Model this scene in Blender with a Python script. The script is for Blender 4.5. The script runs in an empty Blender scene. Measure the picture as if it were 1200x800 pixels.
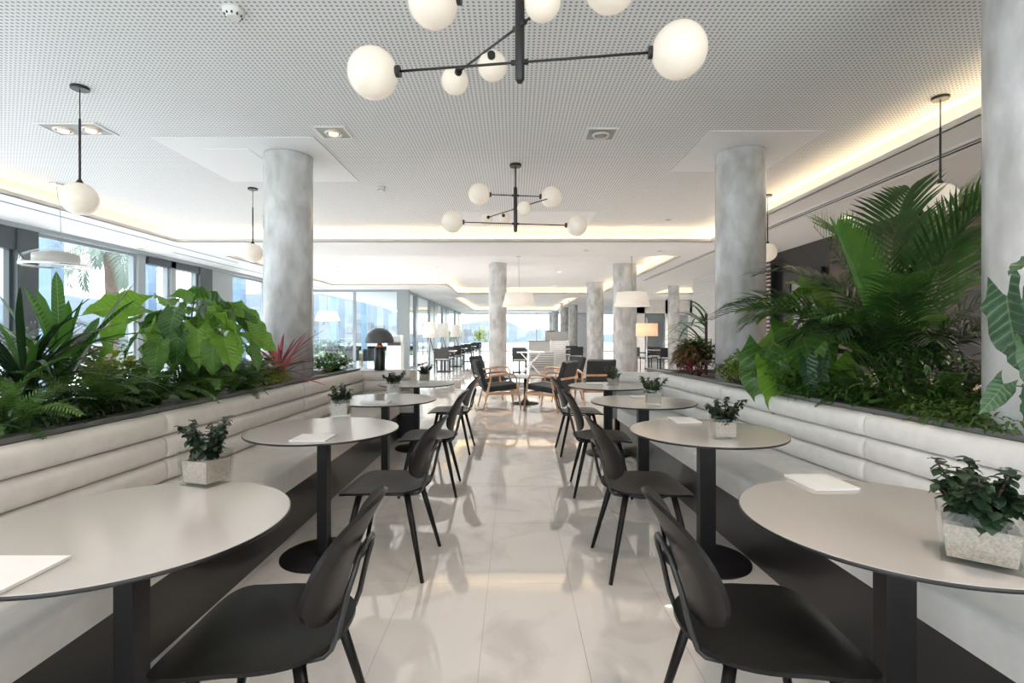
import bpy, math, random
from mathutils import Vector, Matrix
R = math.radians
PI = math.pi
rnd = random.Random(7)
C = bpy.context.scene.collection
S = bpy.context.scene

# ------------------------------------------------------------------ camera, sky, sun, exposure
cam = bpy.data.objects.new('camera', bpy.data.cameras.new('camera'))
C.objects.link(cam); S.camera = cam
cam.location = (0, 0, 1.31); cam.rotation_euler = (PI/2, 0, 0)
cam.data.sensor_width = 36; cam.data.lens = 18.0
cam.data.shift_y = -8/1200; cam.data.shift_x = -2/1200
cam.data.clip_end = 6000; cam.data.clip_start = .05

w = bpy.data.worlds.new('sky'); S.world = w; w.use_nodes = True
wn = w.node_tree.nodes; wl = w.node_tree.links
bg = wn['Background']
tc = wn.new('ShaderNodeTexCoord'); sp = wn.new('ShaderNodeSeparateXYZ'); cr = wn.new('ShaderNodeValToRGB')
wl.new(tc.outputs['Generated'], sp.inputs[0]); wl.new(sp.outputs['Z'], cr.inputs[0])
cr.color_ramp.elements[0].position = 0.0; cr.color_ramp.elements[0].color = (1, .985, .96, 1)
cr.color_ramp.elements[1].position = .5; cr.color_ramp.elements[1].color = (.86, .92, 1, 1)
wl.new(cr.outputs[0], bg.inputs['Color'])
bg.inputs['Strength'].default_value = 3.1

sun = bpy.data.objects.new('sun', bpy.data.lights.new('sun', 'SUN')); C.objects.link(sun)
sun.data.energy = 1.2; sun.data.angle = R(4); sun.data.color = (1, .96, .9)
sun.rotation_euler = (R(38), R(-18), 0)

S.view_settings.view_transform = 'Standard'; S.view_settings.look = 'None'
S.view_settings.gamma = 1; S.view_settings.use_curve_mapping = False
S.view_settings.exposure = 0.78

# ------------------------------------------------------------------ helpers
def px(x, y, Y):
    """photo pixel at depth Y -> world X, Z"""
    return ((x-602)*Y/600, 1.31-(y-392)*Y/600)

class M:
    def __init__(s): s.v = []; s.f = []; s.sm = []
    def add(s, vs, fs, smooth=False):
        n = len(s.v); s.v += [tuple(p) for p in vs]
        for f in fs: s.f.append(tuple(i+n for i in f)); s.sm.append(smooth)
        return s
    def box(s, x0, x1, y0, y1, z0, z1):
        v = [(x, y, z) for z in (z0, z1) for y in (y0, y1) for x in (x0, x1)]
        return s.add(v, [(0,2,3,1),(4,5,7,6),(0,1,5,4),(2,6,7,3),(0,4,6,2),(1,3,7,5)])
    def prism(s, pts, z0, z1):
        n = len(pts)
        v = [(p[0], p[1], z0) for p in pts] + [(p[0], p[1], z1) for p in pts]
        f = [tuple(reversed(range(n))), tuple(range(n, 2*n))] + [(i, (i+1) % n, n+(i+1) % n, n+i) for i in range(n)]
        return s.add(v, f)
    def tube(s, path, r, n=8, cap=True):
        P = [Vector(p) for p in path]; m = len(P); rr = r if isinstance(r, (list, tuple)) else [r]*m
        vs = []; fs = []; prev = None
        for i in range(m):
            t = (P[min(i+1, m-1)]-P[max(i-1, 0)]).normalized()
            if prev is None:
                a = Vector((0, 0, 1)) if abs(t.z) < .9 else Vector((1, 0, 0))
                u = t.cross(a).normalized()
            else:
                u = (prev - t*prev.dot(t)).normalized()
            prev = u; q = t.cross(u)
            for k in range(n):
                a = 2*PI*k/n; vs.append(P[i]+(u*math.cos(a)+q*math.sin(a))*rr[i])
        for i in range(m-1):
            for k in range(n):
                fs.append((i*n+k, i*n+(k+1) % n, (i+1)*n+(k+1) % n, (i+1)*n+k))
        s.add(vs, fs, True)
        if cap:
            b = len(s.v)-m*n
            s.f.append(tuple(b+k for k in reversed(range(n)))); s.sm.append(False)
            s.f.append(tuple(b+(m-1)*n+k for k in range(n))); s.sm.append(False)
        return s
    def lathe(s, prof, n=32, c=(0, 0, 0), smooth=True, cap=True):
        vs = []; fs = []; m = len(prof)
        for (r, z) in prof:
            for k in range(n):
                a = 2*PI*k/n; vs.append((c[0]+r*math.cos(a), c[1]+r*math.sin(a), c[2]+z))
        for i in range(m-1):
            for k in range(n):
                fs.append((i*n+k, i*n+(k+1) % n, (i+1)*n+(k+1) % n, (i+1)*n+k))
        s.add(vs, fs, smooth)
        if cap:
            b = len(s.v)-m*n
            if prof[0][0] > 1e-4: s.f.append(tuple(b+k for k in reversed(range(n)))); s.sm.append(False)
            if prof[-1][0] > 1e-4: s.f.append(tuple(b+(m-1)*n+k for k in range(n))); s.sm.append(False)
        return s
    def sphere(s, c, r, n=28, m=16, sc=(1, 1, 1)):
        vs = []; fs = []
        for i in range(m+1):
            t = PI*i/m
            for k in range(n):
                a = 2*PI*k/n
                vs.append((c[0]+sc[0]*r*math.sin(t)*math.cos(a), c[1]+sc[1]*r*math.sin(t)*math.sin(a), c[2]-sc[2]*r*math.cos(t)))
        for i in range(m):
            for k in range(n):
                fs.append((i*n+k, i*n+(k+1) % n, (i+1)*n+(k+1) % n, (i+1)*n+k))
        return s.add(vs, fs, True)
    def grid(s, fn, nu, nv, smooth=True):
        vs = [fn(i/nu, j/nv) for j in range(nv+1) for i in range(nu+1)]
        fs = [(j*(nu+1)+i, j*(nu+1)+i+1, (j+1)*(nu+1)+i+1, (j+1)*(nu+1)+i) for j in range(nv) for i in range(nu)]
        return s.add(vs, fs, smooth)
    def xf(s, mat, start=0):
        for i in range(start, len(s.v)): s.v[i] = tuple(mat @ Vector(s.v[i]))
        return s
    def mesh(s, name, mat):
        me = bpy.data.meshes.new(name); me.from_pydata(s.v, [], s.f)
        me.polygons.foreach_set('use_smooth', s.sm)
        if isinstance(mat, (list, tuple)):
            for q in mat: me.materials.append(q)
        elif mat: me.materials.append(mat)
        me.update(); return me

def obj(name, m, mat, parent=None, bevel=0):
    me = m.mesh(name, mat) if isinstance(m, M) else m
    o = bpy.data.objects.new(name, me); C.objects.link(o)
    if parent: o.parent = parent
    if bevel:
        b = o.modifiers.new('bevel', 'BEVEL'); b.width = bevel; b.segments = 2; b.limit_method = 'ANGLE'
    return o
def tag(o, label=None, cat=None, group=None, kind=None):
    if label: o['label'] = label
    if cat: o['category'] = cat
    if group: o['group'] = group
    if kind: o['kind'] = kind
    return o
def thing(name, label, cat, loc=(0, 0, 0), rz=0, group=None):
    o = bpy.data.objects.new(name, None); C.objects.link(o); o.empty_display_size = .05
    o.location = loc; o.rotation_euler = (0, 0, rz)
    return tag(o, label, cat, group)
def struct(name, m, mat, parent=None, bevel=0):
    o = obj(name, m, mat, parent, bevel)
    if not parent: o['kind'] = 'structure'
    return o
def dup(root, loc, rz, label=None, group=None):
    r = root.copy(); C.objects.link(r); r.location = loc; r.rotation_euler = (0, 0, rz)
    if label: r['label'] = label
    if group: r['group'] = group
    for ch in list(root.children):
        c = ch.copy(); C.objects.link(c); c.parent = r
        for g in ch.children:
            d = g.copy(); C.objects.link(d); d.parent = c
    return r

# ------------------------------------------------------------------ materials
def mat(name, col, rough=.5, metal=0, spec=.5, **k):
    m = bpy.data.materials.new(name); m.use_nodes = True
    b = m.node_tree.nodes['Principled BSDF']
    b.inputs['Base Color'].default_value = (*col, 1); b.inputs['Roughness'].default_value = rough
    b.inputs['Metallic'].default_value = metal; b.inputs['Specular IOR Level'].default_value = spec
    if 'coat' in k: b.inputs['Coat Weight'].default_value = k['coat']; b.inputs['Coat Roughness'].default_value = .03
    if 'emit' in k:
        b.inputs['Emission Color'].default_value = (*k['emit'], 1); b.inputs['Emission Strength'].default_value = k['es']
    return m
def nd(m, t): return m.node_tree.nodes.new(t)
def lk(m, a, b): m.node_tree.links.new(a, b)
def noisy(m, c1, c2, scale=5, detail=4, lo=.35, hi=.65, bump=0, coord='pos', dist=0, stretch=None, rough=None):
    b = m.node_tree.nodes['Principled BSDF']
    if coord == 'pos': g = nd(m, 'ShaderNodeNewGeometry'); src = g.outputs['Position']
    else: g = nd(m, 'ShaderNodeTexCoord'); src = g.outputs['Object']
    if stretch:
        mp = nd(m, 'ShaderNodeMapping'); mp.inputs['Scale'].default_value = stretch; lk(m, src, mp.inputs[0]); src = mp.outputs[0]
    n = nd(m, 'ShaderNodeTexNoise'); n.inputs['Scale'].default_value = scale; n.inputs['Detail'].default_value = detail
    n.inputs['Distortion'].default_value = dist
    lk(m, src, n.inputs['Vector'])
    r = nd(m, 'ShaderNodeValToRGB'); r.color_ramp.elements[0].position = lo; r.color_ramp.elements[1].position = hi
    r.color_ramp.elements[0].color = (*c1, 1); r.color_ramp.elements[1].color = (*c2, 1)
    lk(m, n.outputs['Fac'], r.inputs[0]); lk(m, r.outputs[0], b.inputs['Base Color'])
    if bump:
        bp = nd(m, 'ShaderNodeBump'); bp.inputs['Strength'].default_value = bump; bp.inputs['Distance'].default_value = .01
        lk(m, n.outputs['Fac'], bp.inputs['Height']); lk(m, bp.outputs[0], b.inputs['Normal'])
    return m

# marble
m_marble = mat('marble', (.8, .77, .74), .03, spec=.9, coat=.5)
noisy(m_marble, (.66, .605, .56), (.80, .745, .70), 2.6, 9, .28, .48, 0, dist=1.3)
m_grout = mat('grout', (.48, .44, .41), .25)
m_farfloor = mat('polished_floor', (.8, .78, .76), .05, spec=.9, coat=.5)
# ceiling
m_ceil = mat('ceiling_paint', (.86, .86, .87), .7)
m_perf = mat('perforated_plaster', (.75, .75, .755), .7)
def perf():
    m = m_perf; g = nd(m, 'ShaderNodeNewGeometry'); sx = nd(m, 'ShaderNodeSeparateXYZ'); lk(m, g.outputs['Position'], sx.inputs[0])
    def mth(op, a, b=None):
        n = nd(m, 'ShaderNodeMath'); n.operation = op
        for i, q in enumerate((a, b)):
            if q is None: continue
            if isinstance(q, (int, float)): n.inputs[i].default_value = q
            else: lk(m, q, n.inputs[i])
        return n.outputs[0]
    P = .0335
    sq = []
    for ax in ('X', 'Y'):
        a = mth('ADD', sx.outputs[ax], 50.0); a = mth('DIVIDE', a, P); a = mth('FRACT', a); a = mth('SUBTRACT', a, .5)
        sq.append(mth('MULTIPLY', a, a))
    d = mth('SQRT', mth('ADD', sq[0], sq[1]))
    r = nd(m, 'ShaderNodeValToRGB'); r.color_ramp.elements[0].position = .22; r.color_ramp.elements[1].position = .29
    r.color_ramp.elements[0].color = (.34, .34, .35, 1); r.color_ramp.elements[1].color = (.86, .86, .865, 1)
    lk(m, d, r.inputs[0]); lk(m, r.outputs[0], m.node_tree.nodes['Principled BSDF'].inputs['Base Color'])
perf()
m_white = mat('white_paint', (.8, .8, .79), .5)
m_soffit = mat('soffit_paint', (.86, .86, .865), .6)
m_lip = mat('lip_paint', (.66, .655, .65), .6)
m_column = mat('polished_stucco', (.6, .6, .6), .22)
noisy(m_column, (.44, .44, .435), (.72, .725, .735), 4.5, 10, .3, .66, .08, dist=.25, stretch=(1.3, 1.3, .7))
m_wall = mat('pale_wall', (.72, .69, .66), .6)
m_wood = mat('dark_wood', (.07, .045, .035), .25)
noisy(m_wood, (.028, .019, .016), (.10, .065, .05), 3, 6, .35, .65, 0, stretch=(1, .6, 9))
m_black = mat('black_frame', (.018, .018, .019), .35)
m_chair = mat('black_lacquer', (.008, .0068, .0065), .36, spec=.22)
m_chairfab = mat('charcoal_upholstery', (.017, .019, .022), .75)
m_pole = mat('black_metal', (.009, .008, .009), .45, spec=.3)
m_kick = mat('black_plinth', (.022, .020, .020), .3)
m_top = mat('white_laminate', (.50, .465, .435), .16)
m_edge = mat('black_core_edge', (.012, .012, .012), .4)
m_leather = mat('white_leather', (.76, .71, .66), .38)
noisy(m_leather, (.68, .63, .585), (.75, .70, .655), 14, 4, .3, .7, .06)
m_leather_r = mat('white_leather_daylit', (.76, .74, .72), .36)  # right bench copy of the leather, cool daylight put into its colour
noisy(m_leather_r, (.72, .70, .685), (.79, .775, .76), 14, 4, .3, .7, .06)
m_ledge = mat('grey_stone_ledge', (.15, .145, .14), .3)
m_planter = mat('planter_side', (.14, .135, .13), .5)
m_soil = mat('soil', (.035, .024, .017), .95)
noisy(m_soil, (.02, .014, .01), (.07, .045, .03), 30, 4, .35, .65, .6)
m_led = mat('led_strip', (1, .8, .5), .5, emit=(1, .76, .44), es=10)
m_globe = mat('opal_glass', (.74, .69, .62), .25, emit=(1, .84, .66), es=.16)
m_shade = mat('fabric_shade', (.85, .82, .76), .8, emit=(1, .9, .78), es=.15)
m_amber = mat('amber_shade', (.75, .55, .38), .8, emit=(1, .62, .34), es=.35)
m_bulb = mat('halogen_bulb', (1, .8, .6), .4, emit=(1, .62, .3), es=2.4)
m_fit = mat('downlight_housing', (.35, .34, .33), .4)
m_fitw = mat('downlight_trim', (.82, .82, .8), .4)
m_card = mat('menu_paper', (.82, .80, .78), .5)
m_oak = mat('oak', (.50, .29, .17), .4)
noisy(m_oak, (.42, .23, .13), (.62, .38, .23), 6, 5, .3, .7, 0, coord='obj', stretch=(1, 1, 4))
m_frame_d = mat('dark_window_frame', (.06, .075, .085), .4)
m_frame_g = mat('grey_window_frame', (.34, .38, .40), .4)
m_frame_t = mat('teal_grey_panel', (.16, .22, .24), .3)
m_post = mat('pale_blue_post', (.13, .21, .31), .5)
m_terrace = mat('terrace', (.30, .30, .29), .6)
m_lawn = mat('lawn', (.10, .20, .04), .9)
m_sea = mat('sea', (.10, .15, .19), .3)
m_hill = mat('hazy_hill', (.10, .14, .19), .95)  # bluish haze of distance put into the hill colour
noisy(m_hill, (.085, .118, .155), (.13, .15, .168), .02, 6, .3, .7, 0)
m_town = mat('town_walls', (.17, .18, .19), .8)
m_trunk = mat('palm_trunk', (.16, .11, .08), .9)
noisy(m_trunk, (.07, .055, .045), (.17, .12, .09), 14, 5, .3, .7, .8)
m_stone = mat('beige_stone', (.72, .6, .48), .35)
m_mesh = mat('wicker_black', (.03, .032, .036), .6)
m_chrome = mat('chrome', (.75, .75, .76), .12, 1)
m_gran = mat('white_granules', (.55, .5, .46), .85)
noisy(m_gran, (.36, .29, .25), (.52, .45, .40), 160, 3, .3, .65, .5)
m_dome = mat('grey_dome', (.10, .10, .105), .45)
m_copper = mat('copper', (.6, .25, .13), .3, .7)
m_tvbrown = mat('slat_rosewood', (.55, .44, .40), .4)

def glassy(name, tint=(1, 1, 1), refl=.9, ior=1.45):
    m = bpy.data.materials.new(name); m.use_nodes = True; n = m.node_tree.nodes; n.clear()
    o = n.new('ShaderNodeOutputMaterial'); t = n.new('ShaderNodeBsdfTransparent'); g = n.new('ShaderNodeBsdfGlossy')
    lw = n.new('ShaderNodeLayerWeight'); lw.inputs[0].default_value = .5; pw = n.new('ShaderNodeMath'); pw.operation = 'POWER'; pw.inputs[1].default_value = 5
    fr = n.new('ShaderNodeMath'); fr.operation = 'MULTIPLY_ADD'; fr.inputs[1].default_value = .9; fr.inputs[2].default_value = .04*(ior/1.45)
    lk(m, lw.outputs['Facing'], pw.inputs[0]); lk(m, pw.outputs[0], fr.inputs[0]); mx = n.new('ShaderNodeMixShader')
    t.inputs[0].default_value = (*tint, 1); g.inputs['Roughness'].default_value = .02; g.inputs[0].default_value = (refl,)*3+(1,)
    lk(m, fr.outputs[0], mx.inputs[0]); lk(m, t.outputs[0], mx.inputs[1]); lk(m, g.outputs[0], mx.inputs[2]); lk(m, mx.outputs[0], o.inputs[0])
    return m
m_glass = glassy('window_glass', (.93, .97, .98), .8)
m_vase = glassy('vase_glass', (.93, .94, .93), .9, 1.5)

def leafmat(name, c1, c2, trans=.35, rough=.35, veins=0):
    m = bpy.data.materials.new(name); m.use_nodes = True; b = m.node_tree.nodes['Principled BSDF']
    b.inputs['Roughness'].default_value = rough
    oi = nd(m, 'ShaderNodeObjectInfo'); g = nd(m, 'ShaderNodeNewGeometry')
    n = nd(m, 'ShaderNodeTexNoise'); n.inputs['Scale'].default_value = 9; lk(m, g.outputs['Position'], n.inputs['Vector'])
    ad = nd(m, 'ShaderNodeMath'); ad.operation = 'ADD'; lk(m, oi.outputs['Random'], ad.inputs[0]); lk(m, n.outputs['Fac'], ad.inputs[1])
    ml = nd(m, 'ShaderNodeMath'); ml.operation = 'MULTIPLY_ADD'; ml.inputs[1].default_value = .8; ml.inputs[2].default_value = -.3; lk(m, ad.outputs[0], ml.inputs[0])
    mx = nd(m, 'ShaderNodeMix'); mx.data_type = 'RGBA'; mx.inputs['A'].default_value = (*c1, 1); mx.inputs['B'].default_value = (*c2, 1)
    lk(m, ml.outputs[0], mx.inputs['Factor']); lk(m, mx.outputs['Result'], b.inputs['Base Color'])
    if veins:
        tcn = nd(m, 'ShaderNodeTexCoord'); sx = nd(m, 'ShaderNodeSeparateXYZ'); lk(m, tcn.outputs['Object'], sx.inputs[0])
        def mt(op, a, b_=None, c_=None):
            q_ = nd(m, 'ShaderNodeMath'); q_.operation = op
            for i_, v_ in enumerate((a, b_, c_)):
                if v_ is None: continue
                if isinstance(v_, (int, float)): q_.inputs[i_].default_value = v_
                else: lk(m, v_, q_.inputs[i_])
            return q_.outputs[0]
        ay = mt('ABSOLUTE', sx.outputs['Y']); mid = mt('LESS_THAN', ay, .0035)
        fr_ = mt('FRACT', mt('MULTIPLY', mt('SUBTRACT', sx.outputs['X'], mt('MULTIPLY', ay, .75)), 24.0))
        lat = mt('LESS_THAN', mt('ABSOLUTE', mt('SUBTRACT', fr_, .5)), .06)
        vv = mt('MULTIPLY', mt('MAXIMUM', mid, lat), veins)
        m2 = nd(m, 'ShaderNodeMix'); m2.data_type = 'RGBA'; lk(m, mx.outputs['Result'], m2.inputs['A']); m2.inputs['B'].default_value = (.45, .55, .25, 1); lk(m, vv, m2.inputs['Factor'])
        lk(m, m2.outputs['Result'], b.inputs['Base Color']); mx = m2
        hb = mt('MULTIPLY', mt('SINE', mt('MULTIPLY', fr_, 6.283)), 1.0)
        bp = nd(m, 'ShaderNodeBump'); bp.inputs['Strength'].default_value = .35; bp.inputs['Distance'].default_value = .004; lk(m, hb, bp.inputs['Height']); lk(m, bp.outputs[0], b.inputs['Normal'])
    tr = nd(m, 'ShaderNodeBsdfTranslucent'); lk(m, mx.outputs['Result'], tr.inputs[0])
    ms = nd(m, 'ShaderNodeMixShader'); ms.inputs[0].default_value = trans
    out = m.node_tree.nodes['Material Output']
    lk(m, b.outputs[0], ms.inputs[1]); lk(m, tr.outputs[0], ms.inputs[2]); lk(m, ms.outputs[0], out.inputs[0])
    return m
l_bright = leafmat('leaf_bright', (.07, .20, .02), (.22, .42, .05), .45)
l_mid = leafmat('leaf_mid', (.025, .09, .015), (.10, .24, .04), .35)
l_bright_v = leafmat('leaf_bright_veined', (.07, .20, .02), (.22, .42, .05), .45, .35, .3)
l_mid_v = leafmat('leaf_mid_veined', (.025, .09, .015), (.10, .24, .04), .35, .3, .25)
l_dark = leafmat('leaf_dark', (.006, .018, .009), (.03, .07, .025), .2, .28)
l_palm = leafmat('leaf_palm', (.014, .05, .012), (.08, .20, .04), .32)
l_fern = leafmat('leaf_fern', (.02, .055, .01), (.11, .22, .04), .35, .5)
l_red = leafmat('leaf_red', (.26, .02, .045), (.7, .16, .18), .35)
l_redd = leafmat('leaf_maroon', (.07, .012, .02), (.22, .04, .05), .2)
l_bronze = leafmat('leaf_bronze', (.12, .09, .03), (.32, .22, .10), .3)
l_yell = leafmat('leaf_yellow_green', (.14, .22, .02), (.42, .45, .08), .4)
l_blue = leafmat('leaf_blue_green', (.018, .065, .03), (.07, .15, .08), .25, .35, .22)
l_jade = leafmat('leaf_jade', (.008, .022, .012), (.05, .09, .04), .1, .3)
l_grey = leafmat('leaf_grey_out', (.12, .17, .14), (.22, .28, .22), .3)
m_stem = mat('green_stem', (.10, .20, .04), .5)
m_stemd = mat('brown_stem', (.07, .045, .03), .7)

# ------------------------------------------------------------------ setting: floor
fl = struct('floor', M().box(-16, 16, -2.6, 42, -.2, -.003), m_farfloor)
TW, TL = .43, .86
tile = M().box(.001, TW-.0012, .001, TL-.0012, -.012, 0).mesh('tile', m_marble)
struct('tile_bed', M().box(-1.86, 1.60, -1.3, 14.3, -.003, -.0022), m_grout, fl)
k = 0
for j in range(18):
    for i in range(-4, 4):
        t = obj('tile', tile, None, fl); t.location = (-.136+i*TW, 2.70-4*TL+j*TL, .0005)

# ceiling with coffers and glowing troughs
CZ, SZ = 3.25, 3.0
coffers = [(-6.15, 3.6, -1.6, 9.35), (-6.2, 3.6, 11.0, 17.5), (-2.3, 3.6, 17.4, 21.2), (5.7, 9.5, 16.4, 21.3), (-2.8, 3.0, 23.5, 36.0)]
E = .16
struct('ceiling', M().box(-8.1, 12, -2.6, 41, CZ, CZ+.1), m_ceil)
struct('ceiling_perforated_panel', M().box(-6.15-.05, 3.65, -1.65, 9.40, CZ-.006, CZ-.001), m_perf)
xs = sorted({-7.95, 12.0} | {v for c in coffers for v in (c[0], c[1], c[0]-E, c[1]+E)})
ys = sorted({-2.6, 41.0} | {v for c in coffers for v in (c[2], c[3], c[2]-E, c[3]+E)})
def inside(x, y, e=0): return any(c[0]-e < x < c[1]+e and c[2]-e < y < c[3]+e for c in coffers)
def cls(i, j):
    if not (0 <= i < len(xs)-1 and 0 <= j < len(ys)-1): return 'n'
    x = (xs[i]+xs[i+1])/2; y = (ys[j]+ys[j+1])/2
    return 'c' if inside(x, y) else ('t' if inside(x, y, E) else 's')
sof = M(); tro = M(); lip = M(); led = M()
for i in range(len(xs)-1):
    for j in range(len(ys)-1):
        k = cls(i, j); x0, x1, y0, y1 = xs[i], xs[i+1], ys[j], ys[j+1]
        if k == 's': sof.box(x0, x1, y0, y1, SZ, CZ-.001)
        if k == 't':
            tro.box(x0, x1, y0, y1, SZ, SZ+.012)
            for (di, dj) in ((1, 0), (-1, 0), (0, 1), (0, -1)):
                q = cls(i+di, j+dj)
                a, b, c_, d = x0, x1, y0, y1
                th, ww = (.012, 0) if q == 'c' else (.02, .03)
                if di == 1: a = x1-th-ww; b = x1-ww
                if di == -1: b = x0+th+ww; a = x0+ww
                if dj == 1: c_ = y1-th-ww; d = y1-ww
                if dj == -1: d = y0+th+ww; c_ = y0+ww
                if q == 'c': lip.box(a, b, c_, d, SZ-.0005, SZ+.065)
                elif q == 's': led.box(a, b, c_, d, SZ+.014, SZ+.024)
struct('ceiling_soffit', sof, m_soffit)
struct('ceiling_trough', tro, m_soffit); struct('trim_1', lip, m_lip)
o = obj('cove_light', led, m_led); tag(o, 'warm hidden LED strip running round the ceiling coves', 'cove light')
# plain squares round the columns, access hatch
for n, (x0, x1, y0, y1) in enumerate([(-3.55, -1.95, 5.0, 6.45), (1.85, 2.95, 4.85, 6.05), (-.9, 1.3, 8.0, 8.9)]):
    struct('trim_%d' % (n+2), M().box(x0, x1, y0, y1, CZ-.014, CZ-.007), m_ceil)
hat = struct('trim_5', M().box(-3.25, -2.75, 5.3, 5.9, CZ-.022, CZ-.0145), m_ceil)
# tracks along the soffits; the black strips paint the shade of a gap
struct('trim_6', M().box(4.00, 4.025, -2.4, 16, SZ-.006, SZ).box(4.07, 4.09, -2.4, 16, SZ-.006, SZ), m_black)
struct('trim_7', M().box(3.95, 3.97, -2.4, 16, SZ-.02, SZ).box(4.13, 4.15, -2.4, 16, SZ-.02, SZ), m_white)
struct('trim_8', M().box(-6.50, -6.46, -2.4, 12.0, SZ-.008, SZ), m_frame_g)
struct('trim_9', M().box(-7.0, -6.95, 10.5, 19, SZ-.008, SZ), m_frame_g)

# left window wall X=-7.65
WX = -7.65
struct('trim_10', M().box(WX-.06, WX+.16, -2.6, 19.4, 2.93, 3.0), m_frame_g)
struct('trim_11', M().box(WX-.12, WX-.02, -2.6, 19.4, 2.99, 3.25), m_frame_g)
posts = M().box(WX-.1, WX+.12, 7.77, 8.12, 0, 2.93)
posts.box(WX-.1, WX+.12, 12.3, 12.8, 0, 2.93).box(WX-.1, WX+.12, 4.4, 4.6, 0, 2.93).box(WX-.1, WX+.12, .9, 1.1, 0, 2.93)
posts.box(WX-.08, WX+.1, 7.0, 7.77, 2.6, 2.93).box(WX-.08, WX+.1, 10.6, 12.3, 2.78, 2.93)
struct('trim_12', posts, m_frame_d)
struct('trim_13', M().box(WX-.1, WX+.1, 10.3, 10.5, 0, 2.93).box(WX-.1, WX+.1, 11.3, 11.45, 0, 2.93).box(WX-.1, WX+.1, 12.8, 13.75, 0, 2.93).box(WX-.1, WX+.1, 15.7, 15.95, 0, 2.93), m_frame_g)
def window(n, axis, a0, a1, z0, z1, c, fm):
    fr = M(); t = .05; dd = .04
    def bx(p0, p1, q0, q1, d=dd):
        if axis == 'y': fr.box(c-d, c+d, p0, p1, q0, q1)
        else: fr.box(p0, p1, c-d, c+d, q0, q1)
    bx(a0, a0+t, z0, z1); bx(a1-t, a1, z0, z1); bx(a0+t, a1-t, z0, z0+t); bx(a0+t, a1-t, z1-t, z1)
    o = struct('window_%d' % n, fr, fm)
    pn = M()
    if axis == 'y': pn.box(c-.004, c+.004, a0+t-.005, a1-t+.005, z0+t-.005, z1-t+.005)
    else: pn.box(a0+t-.005, a1-t+.005, c-.004, c+.004, z0+t-.005, z1-t+.005)
    obj('pane', pn, m_glass, o)
    return o
wi = 1
for (a, b) in ((-2.5, .9), (1.1, 4.4), (4.6, 7.77), (8.12, 10.3), (10.5, 11.3), (11.45, 12.3), (13.75, 15.7), (15.95, 19.2)):
    window(wi, 'y', a, b, 0, 2.93, WX, m_frame_g if a > 8 else m_frame_d); wi += 1
# far left glazing facing us at Y=19.3, from X=-7.65 to -4.1
for (a, b) in ((-7.6, -6.0), (-6.0, -4.35)):
    window(wi, 'x', a, b, 0, 2.97, 19.3, m_frame_g); wi += 1
struct('wall_corner', M().box(-4.35, -3.95, 19.2, 19.5, 0, 3.0), m_frame_g)
struct('trim_14', M().box(-7.7, -4.1, 19.25, 19.5, 2.95, 3.3), m_frame_g)
# glazed wall running away X=-4.1
struct('trim_15', M().box(-4.2, -4.05, 19.5, 40, 2.95, 3.25), m_frame_g)
tp = M()
for (a, b) in ((21.1, 21.6), (24.7, 25.9), (26.1, 27.2), (29.2, 30.5), (30.7, 32.0), (35.5, 37.4), (37.7, 39.7)):
    tp.box(-4.16, -4.04, a, b, 0, 2.95)
struct('trim_16', tp, m_frame_t)
for (a, b) in ((19.5, 21.1), (21.6, 24.7), (27.2, 29.2), (32, 35.5)):
    window(wi, 'y', a, b, 0, 2.95, -4.1, m_frame_g); wi += 1
# far end
struct('wall_back', M().box(4.8, 7.0, 40, 40.2, 0, 3.25).box(8, 12, 40, 40.2, 0, 3.25).box(-4.3, 12, 40.0, 40.2, 2.95, 3.3), m_wall)
for (a, b) in ((-4.0, -1.1), (-1.1, 1.8), (1.8, 4.8), (7.0, 8.0)):
    window(wi, 'x', a, b, 0, 2.95, 40.1, m_white); wi += 1
# unseen glazed wall added behind the camera for daylight; then right side walls
struct('wall_front_added', M().box(-8, 12, -2.75, -2.6, 0, .25).box(-8, 12, -2.75, -2.6, 2.75, 3.3).box(-8, -7.2, -2.75, -2.6, .25, 2.75).box(-.5, .5, -2.75, -2.6, .25, 2.75).box(5.0, 12, -2.75, -2.6, .25, 2.75), m_wall)
for (a, b) in ((-7.2, -3.9), (-3.9, -.5), (.5, 2.75), (2.75, 5.0)):
    window(wi, 'x', a, b, .25, 2.75, -2.67, m_frame_g); wi += 1
wr = struct('wall_right', M().box(5.45, 5.6, -2.6, 11.2, 0, 3.0), m_black)
pl = {}
y = 3.65
for c_ in range(9):
    if y > 9.2: break
    y1 = y+1.3
    if c_ == 3: y1 = 8.8
    for r_ in range(7):
        z = .02+r_*.42
        if y < 11 and not (8.75 < (y+y1)/2 < 10.7):
            obj('panel', M().box(5.43, 5.45, y+.006, y1-.006, z+.005, min(z+.415, 2.93)), m_wood, wr)
    y = y1
# dark framed glass door in that wall
dr = struct('door_1', M().box(5.37, 5.43, 8.95, 9.12, 0, 2.5).box(5.37, 5.43, 9.95, 10.2, 0, 2.5).box(5.37, 5.43, 9.12, 9.95, 2.3, 2.5).box(5.37, 5.43, 9.12, 9.95, 0, .12), m_black)
obj('glass_leaf', M().box(5.40, 5.41, 9.12, 9.95, .12, 2.3), mat('frosted_glass', (.30, .30, .32), .12), dr)
obj('door_handle', M().tube([(5.30, 9.05, 1.35), (5.30, 9.05, 1.95)], .016).tube([(5.30, 9.05, 1.42), (5.40, 9.05, 1.42)], .01).tube([(5.30, 9.05, 1.88), (5.40, 9.05, 1.88)], .01), m_chrome, dr)
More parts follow.
